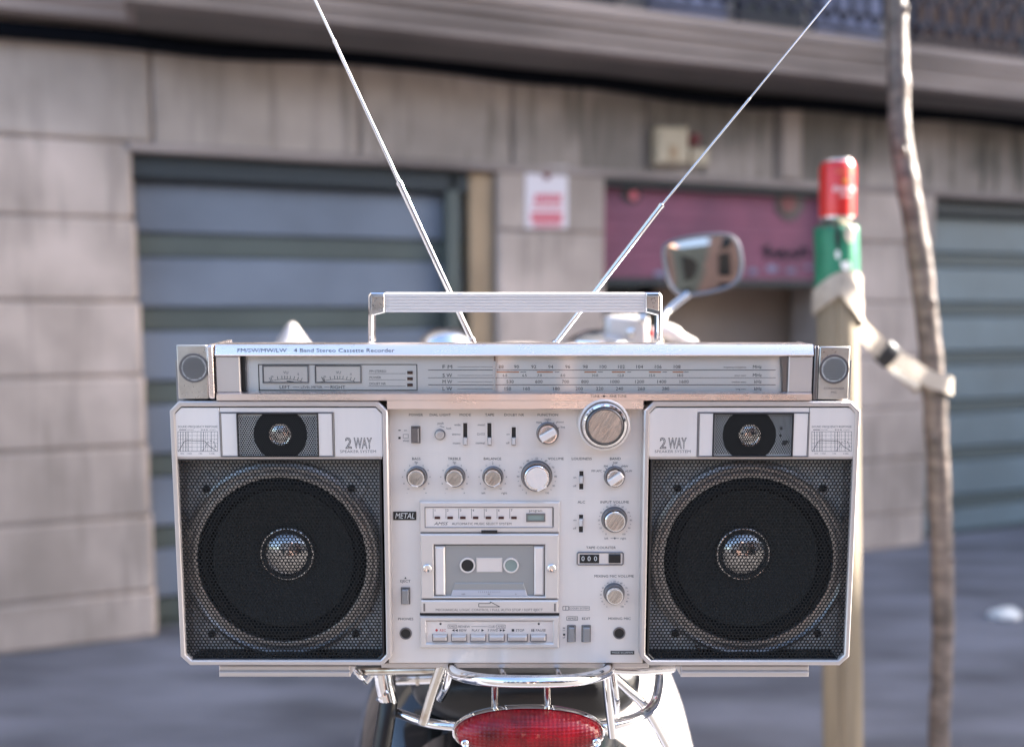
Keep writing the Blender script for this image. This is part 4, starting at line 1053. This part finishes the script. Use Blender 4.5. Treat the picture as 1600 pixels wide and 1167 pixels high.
# rear body, cowls, seat
sp_(loft(sm([(.80,.020,.66,.10),(.82,.075,.66,.19),(.88,.120,.64,.255),(1.0,.150,.62,.27),(1.2,.155,.60,.26),(1.4,.12,.60,.25),(1.46,.05,.6,.15)])), 'rear_body', 'gloss')
for s_ in (-1, 1):
    b = MB().loops([[(x+s_*.10, y, z) for x, y, z in se(CX, q[2], q[1], q[3], y=q[0], n=36)] for q in sm([(.84,.02,.62,.07),(.87,.062,.62,.17),(.95,.10,.635,.255),(1.1,.112,.63,.28),(1.3,.10,.61,.25),(1.46,.05,.58,.14),(1.50,.012,.56,.04)])], True, True, True)
    sp_(b, 'side_cowl', 'gloss' if s_ < 0 else 'cream2')  # right cowl coloured pale: sun glare on gloss black put into its paint
sp_(loft(sm([(.800,.030,.935,.012),(.815,.090,.935,.028),(.87,.115,.938,.040),(1.1,.12,.940,.042),(1.35,.11,.935,.040),(1.48,.06,.92,.028),(1.50,.02,.91,.01)])), 'seat', 'seat')
sp_(loft(sm([(.775,.030,.850,.02),(.785,.080,.845,.035),(.81,.105,.83,.055),(.86,.12,.82,.07)])), 'tail_section', 'gloss')
# floor, leg shield, front fender, headset
sp_(MB().box(CX-.17, CX+.17, 1.42, 1.92, .36, .40), 'floorboard', 'gloss', bev=.012)
b = MB(); rws = []
for i in range(11):
    t = i/10; z = .40+.72*t; hw = .19+.05*sin(t*pi)-.10*t*t; y = 1.92+.22*t
    rws.append([(CX+hw*u, y-.05*(1-u*u), z) for u in [(-1+2*k/14) for k in range(15)]])
b.loops(rws, False); o = sp_(b, 'leg_shield', 'gloss'); md = o.modifiers.new('t', 'SOLIDIFY'); md.thickness = .006
def wheel(y, r, nm):
    wv = sp_(MB().loops([[(CX+.045*cos(a), y+(r-.045+.045*sin(a))*cos(t), r+(r-.045+.045*sin(a))*sin(t)) for a in [2*pi*k/12 for k in range(12)]] for t in [2*pi*k/40 for k in range(41)]]), nm, 'rubber')
    b = MB().lathe((0,0), [(.02,.04),(r*.3,.03),(r*.55,.02),(r*.72,.035),(r*.74,.03),(r*.74,-.03),(r*.3,-.03),(.02,-.04)], 28, cap=True)
    b.v = [(CX+y_*1.0, y+x_, r+z_) for x_, y_, z_ in b.v]; sp_(b, 'rim', 'silver', wv)
    return wv
wheel(1.08, .26, 'rear_wheel'); wheel(2.28, .26, 'front_wheel')
fd = MB(); rws = []
for i in range(13):
    t = rad(20+i*12.5); rws.append([(CX+.075*u, 2.28-.0+(.31-.05*u*u)*cos(t), .27+(.31-.05*u*u)*sin(t)) for u in [-1,-.7,-.35,0,.35,.7,1]])
fd.loops(rws, False); o = sp_(fd, 'front_fender', 'gloss'); md = o.modifiers.new('t', 'SOLIDIFY'); md.thickness = .004
for s_ in (-1, 1): sp_(MB().tube([(CX+s_*.07, 2.28, .26), (CX+s_*.07, 2.20, .60), (CX+s_*.03, 2.08, 1.0)], .016, 10), 'fork_leg', 'chrome')
sp_(MB().tube([(CX, 2.10, .9), (CX, 1.62, 1.17)], [.035, .045], 16), 'steering_column', 'gloss')
sp_(loft(sm([(1.46,.02,1.195,.02),(1.48,.055,1.20,.035),(1.56,.08,1.19,.048),(1.68,.085,1.175,.055),(1.74,.05,1.17,.04)])), 'headset', 'silver')
sp_(MB().tube(smoothpath([(CX-.40,1.44,1.205),(CX-.25,1.50,1.21),(CX,1.56,1.19),(CX+.25,1.50,1.21),(CX+.38,1.44,1.205)],5), .012, 12), 'handlebar', 'chrome')
for s_ in (-1, 1): sp_(MB().tube([(CX+s_*.27, 1.49, 1.21), (CX+s_*.40, 1.435, 1.203)], .018, 14), 'grip', 'rubber')
for s_ in (-1, 1): sp_(MB().tube(smoothpath([(CX+s_*.23,1.54,1.215),(CX+s_*.30,1.56,1.225),(CX+s_*.40,1.52,1.21)],4), .006, 8), 'lever', 'chrome')
# headlamp
b = MB().lathe((0,0), [(.02,-.09),(.06,-.07),(.085,-.02),(.088,.02),(.08,.025)], 30); b.v = [(CX+x, 1.78-y*-1, 1.12+z) for x, y, z in b.v]; sp_(b, 'headlamp', 'chrome')
# small things seen over the radio
def up(px, py, Z, prof, name, m, n=28, sx=1):
    p = at(px, py, Z); b = MB().lathe((0,0), prof, n); b.v = [(p.x+x*sx, p.y+z, p.z+y) for x, y, z in b.v]
    return sp_(b, name, m)
up(456, 503, 1.45, [(.0004,0),(.004,.0008),(.009,.006),(.016,.017),(.026,.032),(.040,.045),(.05,.056)], 'turn_signal', 'silver')
up(697, 512, 1.5, [(.0004,0),(.018,.0015),(.034,.008),(.044,.018),(.048,.036)], 'filler_cap', 'chrome')
sd = up(935, 514, 1.45, [(.0004,0),(.020,.0015),(.040,.009),(.054,.019),(.058,.040)], 'speedometer', 'chrome', n=36)
up(930, 524, 1.43, [(.0004,0),(.02,.002),(.030,.010),(.03,.02)], 'dial_glass', 'gold')
p = at(978, 513, 1.45)
sp_(MB().box(p.x-.036, p.x+.034, p.y-.03, p.y+.03, p.z-.034, p.z+.022), 'brake_reservoir', 'cream2', bev=.008)
b = MB().lathe((0,0), [(.008,0),(.007,.006),(.001,.008)], 14); q = at(1004, 498, 1.41); b.v = [(q.x+x, q.y+y, q.z+z) for x, y, z in b.v]; sp_(b, 'reservoir_screw', 'chrome')
b = MB().lathe((0,0), [(.008,0),(.007,.006),(.001,.008)], 14); q = at(985, 520, 1.41); b.v = [(q.x+x, q.y+y, q.z+z) for x, y, z in b.v]; sp_(b, 'reservoir_screw', 'chrome')
q = at(1017, 520, 1.41); b = MB().lathe((0,0), [(.008,0),(.008,.01),(.001,.012)], 14); b.v = [(q.x+x*.6, q.y+y, q.z+z*.9) for x, y, z in b.v]; sp_(b, 'switch_button', 'redp')
sp_(MB().tube(smoothpath([at(1012,530,1.45),at(1035,517,1.45),at(1056,524,1.45),at(1085,540,1.45)],5), [.012]*6+[.014]*5+[.010]*5, 12), 'switch_housing', 'cream2')
# mirror
mo = [(1037,392),(1048,379),(1085,370),(1130,367),(1150,376),(1158,402),(1157,428),(1143,446),(1108,457),(1072,461),(1052,452),(1041,425)]
Zm = 1.5
mc = at(1098, 414, Zm); mv = [at(x, y, Zm) for x, y in mo]
cp_ = closedpath(mv, 5)
mr = empty('mirror', mc-SO); mr.parent = sc
def mb_(mb, name, m, **k): mb.xf(Matrix.Translation(-mc)); return mb.build(name, m, mr, **k)
n_ = len(cp_)
b = MB().tube(cp_+[cp_[0], cp_[1]], .0034, 10); mb_(b, 'mirror_rim', 'ring')
shell = []
for k, (s1, dy) in enumerate(((1.0,0),(.97,.012),(.85,.024),(.55,.032),(.15,.034))): shell.append([tuple(mc+(p-mc)*s1+Vector((0,dy,0))) for p in cp_])
b = MB().loops(shell, True, False, True); mb_(b, 'mirror_shell', 'chrome')
tilt = Matrix.Rotation(rad(0), 3, 'Z')
b = MB(); rr_ = []
for s1, dy in ((.985, .0005), (.7, -.0006), (.35, -.0010), (.02, -.0012)): rr_.append([tuple(mc+(p-mc)*s1+Vector((0,dy,0))) for p in cp_])
b.loops(rr_, True, False, True); mb_(b, 'mirror_glass', mat('mirror_glass', (.55,.50,.46), .03, 1), smooth=60)
sp_(MB().tube(smoothpath([at(1076,459,Zm),at(1045,484,Zm),at(1034,505,Zm-.02),at(1028,545,Zm-.03)],5), .0065, 12), 'mirror_stem', 'chrome')

# luggage rack
def tb(pts, r, name, m='chrome', n=14, par=None): return sp_(MB().tube(smoothpath([at(*p) for p in pts], 6), r, n), name, m, par)
rk = empty('luggage_rack'); rk.parent = sc
def rt(pts, r, name, m='chrome', n=16): return tb(pts, r, name, m, n, rk)
rt([(706,1030,.76),(704,1041,.722),(716,1054,.70),(760,1062,.675),(829,1064,.668),(898,1062,.675),(940,1053,.70),(953,1041,.722),(951,1030,.76)], .0046, 'rack_loop')
rt([(556,1047,.76),(620,1046,.75),(700,1045,.745)], .0042, 'cross_tube', 'dchrome'); rt([(950,1044,.745),(1000,1046,.75),(1052,1042,.76)], .0042, 'cross_tube')
for x in (785, 872): rt([(x+4,1060,.685),(x-1,1049,.715),(x-5,1040,.745),(x-9,1030,.80)], .0027, 'rack_bar')
for x in (773, 855): rt([(x,1068,.690),(x,1116,.71)], .0026, 'rack_stay', 'dchrome')
rt([(691,1036,.72),(676,1080,.73),(661,1128,.74)], .0042, 'rack_strut', 'dchrome'); rt([(703,1045,.73),(697,1072,.74),(688,1090,.76)], .0036, 'rack_strut')
rt([(946,1050,.71),(950,1090,.72),(957,1150,.73)], .0034, 'rack_strut'); rt([(957,1050,.76),(962,1085,.76),(963,1112,.77)], .003, 'rack_strut')
rt([(600,1106,.78),(632,1117,.765),(665,1128,.75),(700,1133,.745),(735,1135,.745)], .0040, 'lower_hoop'); rt([(930,1136,.745),(965,1130,.75),(1000,1118,.765),(1022,1098,.80),(1030,1060,.84),(1026,1035,.87)], .0046, 'lower_hoop')
rt([(955,1053,.78),(980,1076,.79),(1008,1104,.80),(1045,1170,.82)], .0046, 'side_tube')
for x0, x1 in ((600,608),): 
    rt([(597,1042,.77),(601,1070,.77),(608,1098,.77)], [.0078]*13, 'shock_sleeve'); rt([(599,1080,.77),(602,1083,.77)], .0092, 'sleeve_ring')
    rt([(607,1096,.77),(602,1130,.765),(593,1190,.76)], .0080, 'shock_boot', 'seat')
rt([(553,1043,.75),(562,1056,.75),(572,1066,.76)], .0022, 'wire_link'); rt([(572,1066,.76),(586,1048,.76)], .0022, 'wire_link')
rt([(620,1058,.83),(690,1056,.83)], .0075, 'exhaust_tip'); rt([(651,1057,.829),(656,1057,.829)], .0088, 'clamp', 'dchrome')
# tail lamp
Zt = .70; tc_ = at(826, 1143, Zt)
tl = empty('tail_lamp', tc_-SO); tl.parent = sc
hwT, hhT = 117*Zt/FP, 40*Zt/FP
def sup(k, e=2.15, n=64): return [(hwT*k*abs(cos(t))**(2/e)*(1 if cos(t) > 0 else -1), hhT*(1+(k-1)*1.0)*abs(sin(t))**(2/e)*(1 if sin(t) > 0 else -1)) for t in [2*pi*i/n for i in range(n)]]
def tlr(prof): return MB().loops([[(x, -d, z) for x, z in sup(k)] for k, d in prof], True, False, True)
MB().loops([[(x, -d, z) for x, z in sup(k)] for k, d in ((1.0,-.005),(1.02,-.002),(1.02,.001),(1.0,.0025),(.975,.002),(.97,-.001))], True).build('lamp_rim', 'chrome', tl)
tlr([(.97,0),(.965,.004),(.93,.008),(.85,.0115),(.7,.0145),(.5,.0165),(.25,.0175),(.01,.018)]).build('lens', 'lens', tl, smooth=60)
for px, py in ((728,1150),(930,1148)):
    q = at(px, py, Zt)-tc_; b = MB().lathe((q.x, q.z), [(.0034,.006),(.0033,.0125),(.0024,.0135),(.0012,.0125)], 16); b.build('lamp_screw', 'chrome', tl)
MB().loops([[(x, .003+d, z) for x, z in sup(k)] for k, d in ((.8,0),(.6,-.01),(.4,-.02))], True).build('lamp_base', 'matte', tl)

# ================================================================ POST, CAN, STRAP, TREE
PY = 1.80
def gp(px, py, Y): D = ray(px, py); return CAM+D*(Y/D.y)
pt, pb_ = gp(1306, 353, PY), gp(1317, 1150, PY)
dirp = (pb_-pt).normalized(); base = pt+dirp*(pt.z/-dirp.z)
post = empty('wooden_post', base, label='round wooden tree stake with green wrap around its top', category='stake')
ax = (pt-base); H_ = ax.length
PR_ = .0395
b = MB(); R_ = []
nseg = 26; 
for i in range(nseg+1):
    t = i/nseg; c0 = ax*t; ring = []
    for k in range(32):
        a = 2*pi*k/32; rr = PR_*(1+.03*mnoise.noise(Vector((cos(a)*2, sin(a)*2, t*9)))+(-.16 if k in (22,) else 0))*(1 if i < nseg else .93)
        ring.append((c0.x+rr*cos(a), c0.y+rr*sin(a), c0.z))
    R_.append(ring)
b.loops(R_, True, True, True).build('stake', 'wood', post, smooth=50)
def onpost(h, a, r): c0 = ax*(h/H_); return Vector((c0.x+r*cos(a), c0.y+r*sin(a), h))
zg0 = gp(1306, 455, PY).z; zg1 = gp(1306, 356, PY).z
b = MB(); R_ = []
for i in range(13):
    h = zg0+(zg1-zg0)*i/12; R_.append([tuple(onpost(h+.003*sin(k*1.7)*(i in (0,12)), rad(168+k*(225/30)), PR_+.0022+.0012*mnoise.noise(Vector((k*.35, i*.5, 3))))) for k in range(31)])
b.loops(R_, False); o = b.build('green_wrap', 'green', post, smooth=60); md = o.modifiers.new('t', 'SOLIDIFY'); md.thickness = .001; md.offset = 1
# right flank of the wrap has slipped down: a shorter flap
b = MB(); R_ = []
for i in range(7):
    h = zg0+(zg1-zg0)*.60*i/6; R_.append([tuple(onpost(h, rad(310+k*5), PR_+.0038)) for k in range(9)])
b.loops(R_, False); o = b.build('green_wrap', 'green', post, smooth=60)
def patch(px, py, hw, hh, m, nm, rr=.0052, seed=0):
    q = gp(px, py, PY-PR_); h = q.z; ca = (q.x-(base+ax*(h/H_)).x)/PR_; a0 = -math.acos(max(-.98, min(.98, ca)))
    b = MB(); pl = []
    for k in range(14):
        t = 2*pi*k/14; u = 1+.35*mnoise.noise(Vector((cos(t)*1.3+seed, sin(t)*1.3, seed)))
        pl.append(tuple(onpost(h+hh*sin(t)*u, a0+hw/PR_*cos(t)*u, PR_+rr)))
    b.v = pl; b.f = [tuple(range(14))]; o = b.build(nm, m, post, smooth=0); md = o.modifiers.new('t', 'SOLIDIFY'); md.thickness = .0008
patch(1320, 415, .009, .009, 'paper', 'torn_paper', seed=2); patch(1309, 398, .004, .008, 'paper', 'torn_paper', seed=5)
patch(1300, 440, .016, .010, 'paper', 'torn_paper', seed=8, rr=.003); patch(1309, 372, .004, .024, 'black', 'tear', seed=1)
patch(1326, 366, .010, .016, 'strap', 'torn_card', seed=3)
# can
ctop = post.location+ax
can = empty('beer_can', ctop+Vector((.002,0,.0)), (0, rad(-1), 0), label='red and silver drink can standing on top of the wooden stake', category='can')
def cl(prof, nm, m, n=48):
    b = MB().loops([[(r*cos(2*pi*k/n), r*sin(2*pi*k/n), z) for k in range(n)] for r, z in prof], True, True, True); return b.build(nm, m, can)
rC = .0345
cl([(.024,.0005),(.0255,0),(.0265,.002),(.0325,.0105),(rC,.013)], 'can_base', 'alu'); cl([(rC,.013),(rC+.0001,.018),(rC+.0001,.112),(rC-.001,.116),(.0305,.1235)], 'can_body', 'canred')
cl([(.0302,.1236),(.0275,.1265),(.0278,.1285),(.0268,.129),(.0260,.1265),(.012,.1262)], 'can_lid', 'alu')
cl([(rC+.0003,.0135),(rC+.0003,.0165)], 'silver_band', 'alu')
fb = MB()
def cantext(s_, h, cap, m, nm, wdt, a0=-pi/2+.12):
    c_ = bpy.data.curves.new('t', 'FONT'); c_.body = s_; c_.align_x = 'CENTER'; c_.resolution_u = 3; c_.shear = .15; c_.offset = .012
    o = bpy.data.objects.new('t', c_); COL.objects.link(o); bpy.context.view_layer.update(); me = o.evaluated_get(bpy.context.evaluated_depsgraph_get()).to_mesh()
    xs = [v.co.x for v in me.vertices]; k = wdt/(max(xs)-min(xs)); kc = cap/CAPH
    mb = MB(); mb.v = [((rC+.0006)*cos(a0+v.co.x*k/rC), (rC+.0006)*sin(a0+v.co.x*k/rC), h+v.co.y*kc) for v in me.vertices]; mb.f = [tuple(p.vertices) for p in me.polygons]
    bpy.data.objects.remove(o); bpy.data.curves.remove(c_); mb.build(nm, m, can, smooth=0, fix=False)['kind'] = 'stuff'
cantext('Estrella', .064, .011, 'printw', 'brand_lettering', .048); cantext('Damm', .053, .0065, 'printw', 'brand_lettering', .022); cantext('BARCELONA', .100, .003, 'gold', 'band_lettering', .036)
st_ = MB(); a0 = -pi/2+.12
pl = [((.0085 if k % 2 == 0 else .0035)*cos(pi/2+k*pi/5), (.0085 if k % 2 == 0 else .0035)*sin(pi/2+k*pi/5)) for k in range(10)]
st_.v = [((rC+.0006)*cos(a0+x/rC), (rC+.0006)*sin(a0+x/rC), .084+z) for x, z in pl]; st_.f = [tuple(range(10))]; st_.build('star', 'gold', can, smooth=0, fix=False)

# tree
TY = 1.90
tp = [(1396,-330,15),(1399,-120,17.5),(1400,0,19),(1403,100,20),(1406,200,21),(1420,300,22),(1437,400,22),(1448,500,22),(1458,600,22.5),(1464,700,21.5),(1469,800,22),(1473,950,21.5),(1471,1060,20.5),(1467,1167,21),(1467,1420,24)]
pts = [gp(x, y, TY) for x, y, r in tp]; rads = [r*.77*TY/FP for x, y, r in tp]
last = pts[-1]; pts.append(Vector((last.x, last.y, 0))) if last.z > 0 else None
if len(pts) > len(rads): rads.append(rads[-1]*1.15)
TB = Vector((pts[-1].x, pts[-1].y, 0))
tree = empty('street_tree', TB, label='slim bare street tree with knobbly bark at the right, strapped to the stake', category='tree')
sp2 = smoothpath(pts, 14); rr2 = [rads[min(int(i/14), len(rads)-1)]*(1-(i/14 % 1))+rads[min(int(i/14)+1, len(rads)-1)]*(i/14 % 1) for i in range(len(sp2))]
b = MB().tube([p-TB for p in sp2], rr2, 28, wob=.13); b.build('trunk', 'bark', tree, smooth=60)
top = pts[0]-TB
for a, l, e in ((.3,.9,.9),(2.2,1.0,1.0),(4.1,.85,.8),(5.3,.7,1.2)):
    q = [top+Vector((0,0,-.08)), top+Vector((cos(a)*l*.25, sin(a)*l*.25, l*.35)), top+Vector((cos(a)*l*.45, sin(a)*l*.45, l*e))]
    MB().tube(smoothpath(q, 6), [.016*(1-i/14)+.003 for i in range(13)], 10, wob=.2).build('branch', 'bark', tree, smooth=60)
for z, a in ((.40,-1.9),(.75,-1.2),(1.02,-2.4),(1.30,-1.4),(1.62,-2.0),(1.9,-1.1)):
    i = min(range(len(sp2)), key=lambda i: abs(sp2[i].z-z)); p = sp2[i]-TB; r = rr2[i]
    b = MB().tube([p+Vector((cos(a), sin(a), .1))*r*.7, p+Vector((cos(a), sin(a), .3))*r*1.12, p+Vector((cos(a), sin(a), .5))*r*1.22], [.011,.008,.004], 10, wob=.3); b.build('knot', 'bark', tree, smooth=60)

# strap in a figure of eight
stp = empty('tree_strap', gp(1385,553,1.84), label='beige webbing strap with a black buckle tying the tree to the stake', category='strap')
SB = stp.location.copy()
def ribbon(pts, wd, name, m='strap', th=.0022, n=8, wz_=None):
    pp = smoothpath(pts, n); b = MB(); R1 = []; 
    for i, p in enumerate(pp):
        t = (pp[min(i+1,len(pp)-1)]-pp[max(i-1,0)]).normalized(); up_ = Vector((0,0,1)); up_ = (up_-t*up_.dot(t)).normalized(); nn = t.cross(up_)
        R1.append([tuple(p-SB+up_*wd/2*a+nn*th/2*c_) for a, c_ in ((1,1),(-1,1),(-1,-1),(1,-1))])
    b.loops(R1, True, True, True); return b.build(name, m, stp, smooth=40, bev=0)
def pc(h): q = base+ax*(h/H_); return q
def ar(h, a, r=PR_+.006): c0 = pc(h); return Vector((c0.x+r*cos(a), c0.y+r*sin(a), h))
h1 = gp(1300, 448, PY-PR_).z; h2 = gp(1340, 488, PY-PR_).z; h3 = gp(1272, 474, PY-PR_).z
bk = gp(1385, 553, 1.84); tq = gp(1459, 597, TY)
wS = 30*1.8/FP
# strand one: round the post, crosses in front, goes to the tree
ribbon([ar(h3-.01, rad(150)), ar(h3, rad(185)), ar((h1+h3)/2+.004, rad(225)), ar(h1+.006, rad(262)), ar((h1+h2)/2, rad(298)), ar(h2, rad(335)), ar(h2-.025, rad(5)), gp(1362,532,1.83), bk+Vector((0,-.004,0))], wS, 'band')
ribbon([ar(h2+.004, rad(30)), ar(h1-.004, rad(345)), ar(h1+.012, rad(300)), ar(h1+.012, rad(262)), ar(h1-.006, rad(225)), ar(h3+.01, rad(190)), ar(h3-.004,rad(150)), ar(h3-.01, rad(90)), ar(h2-.03, rad(40)), gp(1345,512,1.85), bk+Vector((0,.006,0))], wS*.9, 'band')
def tr_(a, dz=0, r=.036): return Vector((tq.x+r*cos(a), tq.y+r*sin(a), tq.z+dz))
ribbon([bk+Vector((0,-.004,0)), gp(1420,572,1.85), gp(1448,590,1.862), tr_(rad(290),-.002), tr_(rad(330),-.008), tr_(rad(10),-.012), tr_(rad(60),-.010), tr_(rad(110),-.004), tr_(rad(160),-.008), gp(1420,590,1.88), bk+Vector((0,.006,0))], wS*.92, 'band')
ribbon([gp(1382,566,1.85), gp(1405,582,1.86), gp(1436,602,1.87)], wS*.45, 'loose_end', 'paper')
b = MB(); b.tube([gp(1378,546,1.835)-SB, gp(1394,561,1.84)-SB], [.026,.026], 12); b.v = [(x, y*.35, z) for x, y, z in b.v]
b.build('buckle', 'black', stp, bev=.003)
